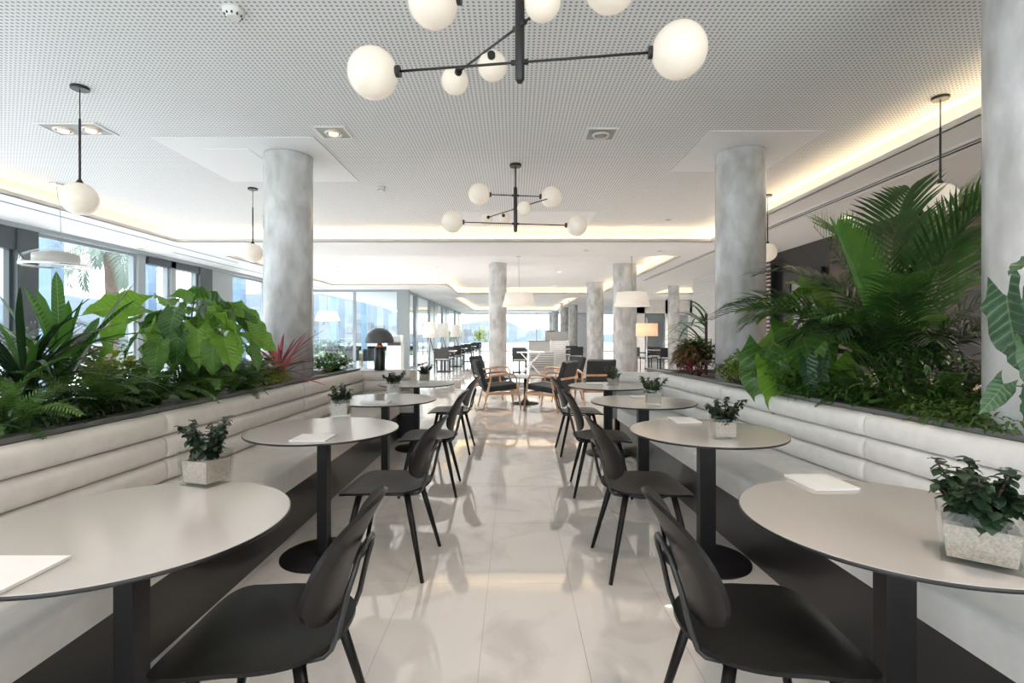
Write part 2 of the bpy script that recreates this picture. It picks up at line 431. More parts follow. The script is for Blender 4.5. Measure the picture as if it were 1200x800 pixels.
# horizontal slats panel
sl = thing('slatted_screen', 'tall screen of thin horizontal slats between round column and dark wall', 'screen', (5.30, 10.95, 0))
obj('backing', M().box(-.0, .05, -.4, .25, 0, 2.9), m_black, sl)
sm_ = M().box(-.035, 0, -.4, .25, 0, .042).mesh('slat', m_tvbrown)
for i in range(34):
    s_ = obj('slat', sm_, None, sl); s_.location = (0, 0, .05+i*.084)
# pale ribbed wall further on
wp = struct('wall_right_pale', M().box(5.5, 5.65, 11.2, 15.7, 0, 3.0).box(5.5, 5.65, 11.2, 11.3, 0, 3), m_wall)
rm = M().box(5.47, 5.5, 11.25, 15.7, 0, .055).mesh('rib', m_white)
for i in range(36):
    s_ = obj('rib', rm, None, wp); s_.location = (0, 0, .02+i*.082)
struct('wall_side_room', M().box(5.65, 12, 15.5, 15.7, 0, 3.0).box(11.9, 12, 15.7, 40, 0, 3.0), m_wall)
bw = struct('wall_side_room_back', M().box(5.9, 6.4, 25.0, 25.2, 0, 3).box(7.4, 7.85, 25, 25.2, 0, 3).box(8.6, 12, 25, 25.2, 0, 3).box(5.9, 12, 25, 25.2, 2.35, 3), m_wall)
noisy(m_wall, (.74, .72, .69), (.84, .82, .80), 6, 5, .35, .65, .1)
window(wi, 'x', 6.4, 7.4, 0, 2.35, 25.1, m_frame_t); wi += 1
window(wi, 'x', 7.85, 8.6, 0, 2.35, 25.1, m_white); wi += 1

# columns
def column(x, y, r, label_i, z1=3.25):
    m = M().lathe([(r, 0), (r, z1-.02), (r, z1)], 48 if y < 8 else 28, (0, 0, 0))
    o = obj('column', m, m_column); o.location = (x, y, 0); return tag(o, label_i, 'column', 'round stucco columns')
CB = CZ-.008
column(-2.44, 5.55, .25, 'round grey stucco column rising from the left plant bed', CZ-.015)
column(2.41, 5.45, .25, 'round grey stucco column rising from the middle of the right plant bed', CZ-.015)
column(2.42, 2.28, .25, 'nearest round stucco column cut by the right photo edge', CB)
column(-.44, 14.0, .245, 'slim round column behind the left wooden lounge chair')
column(3.08, 14.2, .325, 'broad round column beside the amber floor lamp')
column(3.05, 19.2, .31, 'round column standing left of the broad one by the amber lamp')
column(3.35, 29, .26, 'distant round column, rightmost of the far thin row')
column(3.12, 31.6, .25, 'distant round column, middle of the far thin row', 3.25)
column(3.0, 37.2, .25, 'distant round column, hindmost and narrow behind the far row', 3.0)
column(5.56, 17.8, .19, 'thin pale column in the side room behind the red cordyline', 3.25)
column(2.9, 38.9, .22, 'darkest far column with a potted plant in front of it', 3.0)

# ------------------------------------------------------------------ outdoors
struct('terrace_ground', M().box(-60, -8.1, -20, 60, -.25, -.02).box(-60, 60, 42, 60, -.25, -.02), m_terrace)
struct('lawn_strip', M().box(-40, -4.5, 33, 41, -.02, .02), m_lawn)
struct('sea', M().box(-3000, 3000, 60, 3500, -22, -20).box(-3000, -60, -400, 60, -22, -20), m_sea)
ridge = [(-900, 330), (-400, 338), (-200, 342), (0, 350), (60, 346), (110, 350), (160, 356), (200, 352), (260, 346), (300, 345), (330, 350), (365, 347), (385, 341), (400, 345), (425, 355), (450, 360), (475, 370), (500, 380), (540, 379), (565, 376), (590, 372), (600, 378), (620, 387), (640, 386), (660, 389), (700, 392), (900, 388), (1400, 384), (2200, 380)]
def rid(x):
    for (a, b) in zip(ridge, ridge[1:]):
        if a[0] <= x <= b[0]:
            t = (x-a[0])/(b[0]-a[0]); t = t*t*(3-2*t); return a[1]*(1-t)+b[1]*t
    return 385
hm = M()
NX = 180
def hf(u, v):
    x = -900+u*3100; D = 1400+v*500
    ang = (x-602)/600
    h = 1.31+(392-rid(x))*1900/600
    n = math.sin(x*.09)*3+math.sin(x*.23+1)*2
    return (ang*D, D, -21+(h+21+n)*(math.sin(v*PI/2)**.8) if v < 1 else h+n)
hm.grid(hf, NX, 10)
struct('hill_range', hm, m_hill)
tw = M(); r2 = random.Random(3)
for k in range(260):
    xx = r2.uniform(-100, 560); D = r2.uniform(1250, 1500); v = max(0, (D-1400)/500)
    h = 1.31+(392-rid(xx))*1900/600; z = -21+(h+21)*(math.sin(v*PI/2)**.8)
    X = (xx-602)/600*D; ww = r2.uniform(5, 14); hh = r2.uniform(7, 18)
    tw.box(X-ww, X+ww, D-6, D+6, z-4, z+hh)
tag(obj('distant_town', tw, m_town), 'hazy pale town spread below the far hills', 'town', kind='stuff')
pn = 0
for (Y, t) in ((11.6, 'nearest, behind the chrome pendant'), (14.65, 'second from the left'), (19.6, 'third, left of the near left column'), (30, 'behind the small white pendant'), (36, 'right of the small white pendant')):
    o = obj('terrace_post', M().box(-.17, .17, -.17, .17, 0, 3.9), m_post); o.location = (-10.5, Y, -.02)
    tag(o, 'pale blue square terrace post outside the glass, '+t, 'post', 'terrace posts')
o = obj('pergola_beam', M().box(-.12, .12, 10, 38, 0, .25), m_post); o.location = (-10.5, 0, 3.88); tag(o, 'pale beam on top of the terrace posts outside', 'beam')
rg = thing('terrace_railing', 'glass railing with thin rail along the terrace edge outside', 'railing', (-14, 25, -.02))
obj('rail', M().box(-.02, .02, -20, 20, 1.0, 1.04), m_frame_g, rg)
for i in range(11): obj('baluster', M().box(-.02, .02, -20+i*4-.02, -20+i*4+.02, 0, 1.0), m_frame_g, rg)
obj('glass_panel', M().box(-.005, .005, -20, 20, .08, .98), m_glass, rg)

# ------------------------------------------------------------------ plant builders
def bend_path(L, pitch, droop, n=8):
    pts = [(0, 0)]; x = z = 0
    for i in range(n):
        a = pitch-droop*((i+.5)/n)**1.3; x += math.cos(a)*L/n; z += math.sin(a)*L/n; pts.append((x, z))
    return pts
def blade(m, L, W, pitch, droop, fold=.25, az=0, org=(0, 0, 0), n=8, prof=None, roll=0):
    pts = bend_path(L, pitch, droop, n); vs = []; ca, sa = math.cos(az), math.sin(az)
    for i, (x, z) in enumerate(pts):
        t = i/n; wv = W*(prof(t) if prof else (math.sin(PI*min(1, .12+.88*t))**.7)*(1 if t < .5 else 1))/2
        if i == n: wv = .0015
        dz = fold*wv
        for (yy, zz) in ((-wv, z+dz-roll*wv), (0, z), (wv, z+dz+roll*wv)):
            vs.append((org[0]+ca*x-sa*yy, org[1]+sa*x+ca*yy, org[2]+zz))
    fs = []
    for i in range(n):
        for k in range(2): a = i*3+k; fs.append((a, a+1, a+4, a+3))
    m.add(vs, fs, True); return pts
def palm_frond(L, pitch, droop, nl, ll, pet=.3, lang=55, ldroop=.6, lw=.016, rr=.006, sd=0, vee=.3):
    m = M(); q = random.Random(sd); n = 14; pts = bend_path(L, pitch, droop, n)
    m.tube([(x, 0, z) for x, z in pts], [rr*(1-.75*i/n) for i in range(n+1)], 5)
    for i in range(nl):
        t = pet+(1-pet)*(i+.5)/nl; k = min(n-1, int(t*n)); f = t*n-k
        x = pts[k][0]*(1-f)+pts[k+1][0]*f; z = pts[k][1]*(1-f)+pts[k+1][1]*f
        tx = pts[k+1][0]-pts[k][0]; tz = pts[k+1][1]-pts[k][1]; a = math.atan2(tz, tx)
        u = (t-pet)/(1-pet); l = ll*(math.sin(PI*(.18+.78*u))**.7)*q.uniform(.9, 1.08)
        an = R(lang)*(1-.45*u)
        for s in (-1, 1):
            # direction in local frame: forward tangent, side, up normal
            T = Vector((math.cos(a), 0, math.sin(a))); N = Vector((-math.sin(a), 0, math.cos(a))); B = Vector((0, s, 0))
            vs = []; P = Vector((x, 0, z)); ns = 3
            for j in range(ns+1):
                v = j/ns; wv = lw*(.5, 1, .75, .03)[j]/2
                d = (T*math.cos(an)+B*math.sin(an)+N*vee).normalized()
                side = d.cross(N).normalized()
                vs += [P-side*wv, P+side*wv]
                P = P+d*l/ns+Vector((0, 0, -ldroop*l/ns*(v*1.2+.15)*q.uniform(.7, 1.2)))
            m.add(vs, [(2*j, 2*j+1, 2*j+3, 2*j+2) for j in range(ns)], True)
    return m
def heart_leaf(L, W, lob=.0, nl=8, droop=.25, wav=.012, fold=.18, tip=1.0):
    m = M()
    def f(u, v):
        uu = u*2-1; wv = W/2*(math.sin(PI*(.24+.76*v**tip))**.85)*(1+lob*math.sin(v*nl*2*PI)) if v < 1 else .001
        x = L*v-.34*L*abs(uu)**1.3*(1-v)**3
        return (x, uu*wv, fold*abs(uu)*wv*2-droop*L*v*v+wav*math.sin(v*19+uu*3)*abs(uu)-droop*.35*abs(uu)**2*wv)
    return m.grid(f, 8, 12)
def place(name, me, parent, loc, az, pitch=0, roll=0, sc=1, matl=None):
    o = bpy.data.objects.new(name, me); C.objects.link(o); o.parent = parent
    o.matrix_local = Matrix.Translation(loc) @ Matrix.Rotation(az, 4, 'Z') @ Matrix.Rotation(-pitch, 4, 'Y') @ Matrix.Rotation(roll, 4, 'X') @ Matrix.Diagonal((sc, sc, sc, 1))
    return o

SOIL = .82
# --- big leaf plant: leaves on arching petioles
def leafy(name, label, cat, loc, leaves, meshes, stem_mat, pr=.006, group=None, base=(0, 0)):
    t = thing(name, label, cat, loc, 0, group)
    for i, (x, y, z, az, pitch, roll, sc) in enumerate(leaves):
        place('leaf', meshes[i % len(meshes)], t, (x, y, z), az, pitch, roll, sc)
        bx_, by_ = base[0]+x*.12, base[1]+y*.12
        P = [(bx_+(x-bx_)*s**1.5, by_+(y-by_)*s**1.5, z*(1-(1-s)**1.7)) for s in (0, .2, .4, .6, .8, 1)]
        obj('stem', M().tube(P, [pr*1.4, pr*1.2, pr, pr, pr*.8, pr*.6], 5), stem_mat, t)
    return t
def auto_leaves(n, rx, ry, z0, z1, sc, seed, out=.6, azbias=None):
    q = random.Random(seed); L = []
    for i in range(n):
        u = (i+.5)/n; az = i*2.399+q.uniform(-.3, .3); rad = math.sqrt(u)
        x = math.cos(az)*rx*rad; y = math.sin(az)*ry*rad; z = z0+(z1-z0)*(1-rad**1.6*.8)*q.uniform(.8, 1.05)
        L.append((x, y, z, az+q.uniform(-.4, .4), R(q.uniform(-50, 5)-rad*15), q.uniform(-.5, .5), sc*q.uniform(.75, 1.2)))
    return L
hl_b = [heart_leaf(.34, .25, .07, 4, .25, .02).mesh('leaf', l_bright_v), heart_leaf(.33, .23, .08, 5, .45, .025).mesh('leaf', l_bright_v), heart_leaf(.30, .23, .05, 4, .3).mesh('leaf', l_mid_v)]
hl_m = [heart_leaf(.30, .26, .02, 5, .3).mesh('leaf', l_bright_v), heart_leaf(.30, .22, .0, 5, .2).mesh('leaf', l_bright_v), heart_leaf(.28, .24, .03, 5, .4).mesh('leaf', l_mid_v)]
hl_d = [heart_leaf(.26, .19, .0, 5, .3).mesh('leaf', l_dark), heart_leaf(.24, .20, .0, 5, .2).mesh('leaf', l_mid_v)]
hl_a = [heart_leaf(.32, .15, .09, 5, .15, .012, .2, 1.0).mesh('leaf', l_blue), heart_leaf(.28, .15, .04, 6, .3, .012).mesh('leaf', l_blue)]
# --- strap rosette
def strap_plant(name, label, loc, n, Lr, W, pit, dr, mats, seed, cat='plant', prof=None, stem=0, group=None, azr=None):
    t = thing(name, label, cat, loc, 0, group); q = random.Random(seed)
    var = []
    for mt in mats:
        for k in range(2):
            m = M(); blade(m, 1.0, W, 0, q.uniform(*dr), .3, 0, n=9, prof=prof); var.append(m.mesh('leaf', mt))
    for i in range(n):
        az = i*2.399 if azr is None else q.uniform(*azr)
        place('leaf', var[q.randrange(len(var))], t, (0, 0, stem*(.3+.7*q.random()) if stem else 0.02), az+q.uniform(-.2, .2), R(q.uniform(*pit)), q.uniform(-.3, .3), q.uniform(*Lr))
    if stem: obj('stem', M().tube([(0, 0, -.01), (0, 0, stem)], .018, 8), m_stemd, t)
    return t
# --- ferns
fern_me = [palm_frond(.5, R(62), R(95), 30, .065, .08, 75, .15, .0085, .0022, 11, 0).mesh('frond', l_fern),
           palm_frond(.42, R(50), R(80), 26, .06, .08, 75, .1, .0085, .0022, 12, 0).mesh('frond', l_fern)]
fern_y = [palm_frond(.4, R(60), R(90), 26, .06, .08, 75, .1, .0085, .0022, 13, 0).mesh('frond', l_mid)]
def fern(label, loc, n, seed, sc=1, me=None, group=None):
    t = thing('fern', label, 'fern', loc, 0, group); q = random.Random(seed); me = me or fern_me
    for i in range(n):
        place('frond', me[i % len(me)], t, (q.uniform(-.04, .04), q.uniform(-.04, .04), 0), i*2.399+q.uniform(-.2, .2), R(q.uniform(-15, 35)), q.uniform(-.3, .3), sc*.9*q.uniform(.65, 1.1))
    return t
# --- small leaf bush: one joined foliage part
def bush(name, label, loc, n, rx, ry, rz, ll, lw, mt, seed, cat='plant', group=None):
    t = thing(name, label, cat, loc, 0, group); q = random.Random(seed); m = M(); st = M()
    for i in range(max(6, n//28)):
        a = q.uniform(0, 2*PI); rr_ = q.uniform(.3, .9)
        st.tube([(0, 0, 0), (math.cos(a)*rx*rr_*.5, math.sin(a)*ry*rr_*.5, rz*.6), (math.cos(a)*rx*rr_, math.sin(a)*ry*rr_, rz*q.uniform(1, 1.6))], [.006, .004, .002], 4)
    for i in range(n):
        a = q.uniform(0, 2*PI); ct = q.uniform(-.35, 1); rr_ = q.uniform(.45, 1)
        s_ = math.sqrt(max(0, 1-ct*ct))
        P = (rx*s_*math.cos(a)*rr_, ry*s_*math.sin(a)*rr_, rz*.95+rz*ct*rr_*.95)
        b0 = len(m.v); blade(m, ll*q.uniform(.7, 1.2), lw, R(q.uniform(-40, 60)), R(q.uniform(20, 70)), .3, a+q.uniform(-1, 1), P, 3, lambda t: (.4, 1, .75, 0)[min(3, int(t*3+.01))])
    o = obj('foliage', m, mt, t); o['kind'] = 'stuff'
    obj('stem', st, m_stemd, t)
    return t

# ------------------------------------------------------------------ banquettes and planters
def Fr(Y): return 1.495-.05*Y
def Br(Y): return 2.28-.1*Y
def Fl(Y): return 1.42
def Bl(Y): return 2.08-.03*Y
def bench(side, y0, y1, label, group):
    F, B = (Fr, Br) if side > 0 else (Fl, Bl)
    xo = side*F((y0+y1)/2); yo = (y0+y1)/2
    lm = m_leather_r if side > 0 else m_leather
    t = thing('banquette', label, 'bench', (xo, yo, 0), 0, group)
    def X(d): return side*d-xo
    m = M()
    def pr(f0, f1, z0, z1, a=y0, b=y1):
        m.prism([(X(f0(a)), a-yo), (X(f1(a)), a-yo), (X(f1(b)), b-yo), (X(f0(b)), b-yo)][::side], z0, z1)
    pr(lambda y: F(y)+.03, lambda y: B(y), 0, .32); obj('plinth', m, m_kick, t)
    m = M(); prof = []
    g = .003
    for i in range(7):
        a = PI/2*i/6; prof.append((.035-.035*math.sin(a), .435+.035*math.cos(a)))   # rounded front top edge
    n = len(prof)
    def sec(y):
        return [(B(y)+.03, .47)]+[(F(y)+d, z) for d, z in prof]+[(F(y), .325), (B(y)+.03, .325)]
    ends = [sec(y0+g), sec(y1-g)]; k = len(ends[0])
    vs = [(X(d), y0+g-yo, z) for d, z in ends[0]]+[(X(d), y1-g-yo, z) for d, z in ends[1]]
    m.add(vs, [(i, (i+1) % k, k+(i+1) % k, k+i) for i in range(k)]); m.add(vs, [tuple(range(k)), tuple(range(k, 2*k))])
    obj('seat_cushion', m, lm, t)
    # backing
    m = M(); pr(lambda y: B(y)+.045, lambda y: B(y)+.095, .32, .845); obj('backing', m, lm, t)
    for r_ in range(3):
        m = M(); z0 = .468+r_*.131; h = .131
        ys_ = [y0+.002, y0+.008, y0+.025, y0+.06, (y0+y1)/2, y1-.06, y1-.025, y1-.008, y1-.002]
        sc = [.35, .72, .92, 1, 1, 1, .92, .72, .35]
        rows = []
        for yy, s_ in zip(ys_, sc):
            row = []
            for i in range(13):
                a = PI*i/12; cc = (abs(math.cos(a))**.75)*(1 if math.cos(a) > 0 else -1)
                row.append((X(B(yy)+.05-(.075*math.sin(a)**.6)*(.55+.45*s_)), yy-yo, z0+h/2-(h/2)*cc*(.9+.1*s_)))
            rows.append(row)
        vs = [p for r1 in rows for p in r1]
        m.add(vs, [(j*13+i, j*13+i+1, (j+1)*13+i+1, (j+1)*13+i) for j in range(8) for i in range(12)], True)
        m.add(rows[0], [tuple(range(13))]); m.add(rows[-1], [tuple(range(13))])
        obj('back_roll', m, lm, t)
    return t
G1 = 'left banquette sections'; G2 = 'right banquette sections'
bench(-1, -.61, 1.16, 'left cream banquette section cut off by the left photo edge', G1)
bench(-1, 1.16, 2.93, 'left cream banquette section beside the nearest left table', G1)
bench(-1, 2.93, 4.70, 'left cream banquette section beside the second left table', G1)
bench(-1, 4.70, 6.38, 'left cream banquette section in front of the left round column', G1)
bench(1, -.3, 1.3, 'right white banquette section cut off by the right photo edge', G2)
bench(1, 1.3, 2.9, 'right white banquette section beside the nearest right table', G2)
bench(1, 2.9, 4.5, 'right white banquette section beside the second right table', G2)
bench(1, 4.5, 5.93, 'right white banquette section furthest back by the red cordyline', G2)
# closing ends of the banquettes
for side, Y, F, B, lab in ((-1, 6.38, 1.30, 1.93, 'cream end wall closing the left banquette, under the dome lamp'), (1, 5.93, 1.24, 1.75, 'white end wall closing the right banquette near the amber floor lamp')):
    t = thing('banquette_end', lab, 'bench', (side*(F+B)/2, Y+.09, 0)); hw = (B-F)/2+.05
    lm = m_leather if side < 0 else m_leather_r
    obj('plinth', M().box(-hw, hw, .0, .12, 0, .32), m_kick, t); obj('backing', M().box(-hw-.04, hw, .0, .16, .32, .86), lm, t, .012)
    for r_ in range(3):
        z0 = .47+r_*.13; m = M()
        m.grid(lambda u, v: (-hw+.01+2*(hw-.03)*u, .002-.045*math.sin(PI*v)**.6, z0+.13*v), 2, 10); obj('back_roll', m, lm, t)
# planters
def planter(side, B, y0, y1, deep, label):
    t = thing('planter_box', label, 'planter', (side*(B((y0+y1)/2)+.1), (y0+y1)/2, 0)); xo, yo = t.location[0], t.location[1]
    def q(m, a, b, z0, z1, ya=y0, yb=y1):
        pts = [(side*(B(ya)+a)-xo, ya-yo), (side*(B(ya)+b)-xo, ya-yo), (side*(B(yb)+b)-xo, yb-yo), (side*(B(yb)+a)-xo, yb-yo)]
        m.prism(pts if side > 0 else pts[::-1], z0, z1); return m
    obj('front_wall', q(M(), .096, .13, 0, .862), m_planter, t)
    obj('ledge', q(M(), .065, .15, .862, .885), m_ledge, t)
    m = M(); q(m, deep-.05, deep, 0, .86); q(m, .13, deep-.05, 0, .86, y0, y0+.04); q(m, .13, deep-.05, 0, .86, y1-.04, y1); obj('side_wall', m, m_planter, t)
    obj('soil', q(M(), .13, deep-.05, .0, SOIL, y0+.04, y1-.04), m_soil, t)
planter(-1, Bl, -.6, 6.5, 1.15, 'long dark planter box behind the left cream banquette')
planter(1, Br, .2, 6.6, 1.15, 'long dark planter box behind the right white banquette')

# ------------------------------------------------------------------ tables
def make_table(label, pw, pd):
    t = thing('cafe_table', label, 'table')
    r = .435
    obj('tabletop', M().lathe([(r-.002, .7385), (r-.0015, .7475), (r-.003, .7492)], 96, cap=False).lathe([(r-.003, .7492), (.3, .7493), (.1, .7493), (0.0, .7493)], 96, smooth=False), m_top, t)
    obj('edge', M().lathe([(r-.06, .735), (r-.004, .736), (r, .739), (r, .7475), (r-.0012, .7480)], 96, cap=False).lathe([(0, .7365), (r-.01, .7365)], 96, cap=False), m_edge, t)
    obj('pole', M().box(-pw/2, pw/2, -pd/2, pd/2, .012, .734), m_pole, t, .002)
    obj('base_plate', M().lathe([(.245, 0), (.245, .008), (.24, .012), (0, .0125)], 64), m_pole, t)
    return t
tl0 = make_table('x', .058, .075); tr0 = make_table('x', .092, .06)
TLp = [(-1.14, 1.53), (-1.13, 3.05), (-1.117, 4.46), (-1.12, 5.92)]
TRp = [(1.16, 1.56), (1.12, 2.98), (1.09, 4.32), (1.04, 5.65)]
ords = ['nearest', 'second nearest', 'third nearest', 'farthest']
for base, pos, side in ((tl0, TLp, 'left'), (tr0, TRp, 'right')):
    for i, (x, y) in enumerate(pos):
        lab = '%s round white table with black edge in the %s row along the banquette' % (ords[i], side)
        if i == 0: t = base; t.location = (x, y, 0); t['label'] = lab; t['group'] = 'round tables'
        else: t = dup(base, (x, y, 0), 0, lab, 'round tables')

# menus
def menu(x, y, a, label, s1=.12, s2=.1):
    t = thing('menu_card', label, 'menu', (x, y, .7502), a, 'menus')
    obj('cover', M().box(-s1, s1, -s2, s2, 0.006, .0085), m_card, t); obj('pages', M().box(-s1+.002, s1-.002, -s2+.002, s2, 0, .006), m_card, t)
menu(-1.218, 1.18, 0, 'white menu card on the nearest left table', .112, .1); menu(1.157, 1.93, R(3), 'white menu card on the nearest right table', .085, .095)
menu(-1.08, 2.76, 0, 'white menu card on the second left table', .095, .09); menu(1.11, 3.33, 0, 'white menu card on the second right table', .08, .1)
menu(-1.13, 4.2, 0, 'white menu card on the third left table', .11, .08); menu(1.14, 4.58, 0, 'white menu card on the third right table', .09, .07)
menu(.93, 5.85, 0, 'white menu card on the farthest right table', .09, .07)

# jade plants in glass pots
def jade(x, y, a, s, h, label, seed, stems, tall=.12, taper=1.12, spread=.75):
    t = thing('jade_plant', label, 'plant', (x, y, .7502), a, 'jade plants in glass pots')
    g = M(); w0 = s/2; w1 = s/2*taper
    def sq(w_, z, ins=0): w_ -= ins; return [(-w_, -w_*.8, z), (w_, -w_*.8, z), (w_, w_*.8, z), (-w_, w_*.8, z)]
    vs = sq(w0, 0)+sq(w1, h)+sq(w1, h, .005)+sq(w0, .012, .005)
    fs = [(3, 2, 1, 0)]+[(i, (i+1) % 4, 4+(i+1) % 4, 4+i) for i in range(4)]+[(4+i, 4+(i+1) % 4, 8+(i+1) % 4, 8+i) for i in range(4)]+[(8+i, 8+(i+1) % 4, 12+(i+1) % 4, 12+i) for i in range(4)]+[(12, 13, 14, 15)]
    g.add(vs, fs); obj('glass_pot', g, m_vase, t)
    ft = h*.74; gm = M(); f2 = taper*.8+.2
    vs = sq(w0, .013, .011)+sq(w0+(w1-w0)*.74, ft, .011)
    gm.add(vs, [(3, 2, 1, 0), (4, 5, 6, 7)]+[(i, (i+1) % 4, 4+(i+1) % 4, 4+i) for i in range(4)]); obj('granules', gm, m_gran, t)
    q = random.Random(seed); m = M(); st = M()
    for k in range(stems):
        az = k*2*PI/stems+q.uniform(-.4, .4); ln = tall*q.uniform(.45, 1.1); out = s*spread*q.uniform(.25, 1)
        b0 = (math.cos(az)*s*.12, math.sin(az)*s*.12, ft-.008)
        P = [(b0[0]+math.cos(az)*out*u**1.1, b0[1]+math.sin(az)*out*u**1.1, b0[2]+ln*(u**.9)) for u in (0, .25, .5, .75, 1)]
        st.tube(P, [.005, .0042, .0035, .003, .002], 5)
        for j in range(11):
            u = .15+.85*j/10; i0 = min(3, int(u*4)); f = u*4-i0
            c = [P[i0][d]*(1-f)+P[i0+1][d]*f for d in range(3)]
            for e in range(3):
                aa = j*1.3+e*2.1+q.uniform(-.4, .4); ll = (.036-.012*u)*q.uniform(.8, 1.25)*s/.13
                blade(m, ll, ll*.8, R(q.uniform(-40, 30)), R(q.uniform(10, 50)), .25, aa, c, 4, lambda t: (.35, .9, 1, .8, 0)[min(4, int(t*4+.01))])
    o = obj('foliage', m, l_jade, t); o['kind'] = 'stuff'
    obj('stem', st, m_stemd, t)
jade(-1.16, 1.93, R(-20), .135, .125, 'jade plant in tapered glass pot on the nearest left table', 5, 12, .15, 1.12, .55)
jade(1.155, 1.27, R(-38), .15, .125, 'jade plant in tapered glass pot on the nearest right table', 8, 15, .14, 1.14, .75)
jade(-1.19, 3.52, R(3), .125, .12, 'jade plant in square glass pot on the second left table', 15, 12, .14, 1.0, .6)
jade(1.14, 2.78, R(-4), .125, .12, 'jade plant in square glass pot on the second right table', 17, 12, .13, 1.0, .8)
jade(-1.14, 4.88, R(3), .125, .12, 'jade plant in square glass pot on the third left table', 25, 12, .13, 1.0, .75)
jade(1.12, 4.13, R(-4), .125, .12, 'jade plant in square glass pot on the third right table', 27, 13, .14, 1.0, .85)
jade(-1.07, 6.12, R(3), .125, .12, 'jade plant in square glass pot on the farthest left table', 35, 12, .13, 1.0, .8)
jade(1.07, 5.52, R(-4), .125, .12, 'jade plant in square glass pot on the farthest right table', 37, 12, .13, 1.0, .8)

# ------------------------------------------------------------------ black shell chairs (face +X)
def plate(fn, thick, rings, segs, nrm):
    """polar plate; fn(r,a)->(Vector); nrm: offset vector function"""
    m = M(); top = []; bot = []
    for i in range(rings+1):
        for k in range(segs):
            p, n = fn(i/rings, 2*PI*k/segs); top.append(p+n*thick/2); bot.append(p-n*thick/2)
    nt = len(top); fs = []
    for i in range(rings):
        for k in range(segs):
            a, b, c_, d = i*segs+k, i*segs+(k+1) % segs, (i+1)*segs+(k+1) % segs, (i+1)*segs+k
            fs.append((a, d, c_, b)); fs.append((nt+a, nt+b, nt+c_, nt+d))
    m.add(top+bot, fs, True)
    e = rings*segs; T_ = top[e:]; B_ = bot[e:]
    m.add(T_+B_, [(k, segs+k, segs+(k+1) % segs, (k+1) % segs) for k in range(segs)], True); return m
def se(a, n):
    c, s_ = math.cos(a), math.sin(a)
    return (abs(c)**(2/n))*(1 if c > 0 else -1), (abs(s_)**(2/n))*(1 if s_ > 0 else -1)
def seatf(r, a):
    cx, cy = se(a, 2.2 if math.cos(a) < 0 else 5.5)
    x = .02+cx*r*(.225 if cx > 0 else .25); y = cy*r*.232*(1.0+.06*max(0, cx)*r)
    z = .455-.014*math.exp(-((x+.03)**2+y*y)/.02)+.010*(abs(y)/.23)**3*(1 if x < .1 else .4)-.02*max(0, (x-.15)/.1)**2+.015*max(0, (-x-.12)/.1)**2
    return Vector((x, y, z)), Vector((0, 0, 1))
def backf(r, a):
    cy, cz = se(a, 2.5)
    y = cy*r*.222*(1-.0*cz); v = cz*r
    zz = .675+v*.17; x = -.235-.068*v+.055*(y/.22)**2-.02*v*v
    y *= 1-.10*max(0, v)**2
    return Vector((x, y, zz)), Vector((1, 0, .38)).normalized()
def chair0():
    t = thing('dining_chair', 'x', 'chair', group='black shell chairs')
    obj('seat', plate(seatf, .012, 10, 44, None), m_chair, t)
    obj('backrest', plate(backf, .013, 9, 44, None), m_chair, t)
    for sx in (-1, 1):
        for sy in (-1, 1):
            a = (sx*.12-.01 if sx < 0 else .13, sy*.15, .445); b = (-.235 if sx < 0 else .225, sy*.235, 0)
            obj('leg', M().tube([a, tuple(a[i]*.5+b[i]*.5 for i in range(3)), b], [.0175, .015, .0105], 10), m_chair, t)
    # bent tube that runs under the seat and loops up behind the back
    pth = []
    half = [(.10, .10, .428), (-.05, .115, .428), (-.15, .12, .430), (-.185, .118, .437), (-.205, .115, .455), (-.222, .112, .50), (-.245, .105, .60), (-.262, .098, .655), (-.268, .085, .683), (-.272, .06, .697), (-.273, .0, .702)]
    pth = half+[(x, -y_, z) for x, y_, z in half[::-1][1:]]
    obj('back_frame', M().tube(pth, .0085, 10), m_black, t)
    obj('seat_frame', M().tube([(-.14, -.16, .432), (-.14, .16, .432)], .009, 8).tube([(.12, -.16, .432), (.12, .16, .432)], .009, 8).tube([(-.14, .13, .430), (.12, .13, .430)], .008, 8).tube([(-.14, -.13, .430), (.12, -.13, .430)], .008, 8), m_black, t)
    return t
ch = chair0()
LY = [1.50, 2.95, 4.34, 5.81]; RY = [1.50, 2.93, 4.32, 5.72]
jit = [2, -3, 2, -2, -2, 3, -3, 2]
n = 0
for side, ysx in ((-1, LY), (1, RY)):
    for i, y in enumerate(ysx):
        x = side*(.73 if side > 0 else .705)-(.02 if side > 0 and i == 0 else 0); rz = (0 if side > 0 else PI)+R(jit[n]); n += 1
        lab = '%s black shell dining chair in the %s row, tucked at a round white table' % (ords[i], 'left' if side < 0 else 'right')
        if n == 1: ch.location = (x, y, 0); ch.rotation_euler = (0, 0, rz); ch['label'] = lab
        else: dup(ch, (x, y, 0), rz, lab)

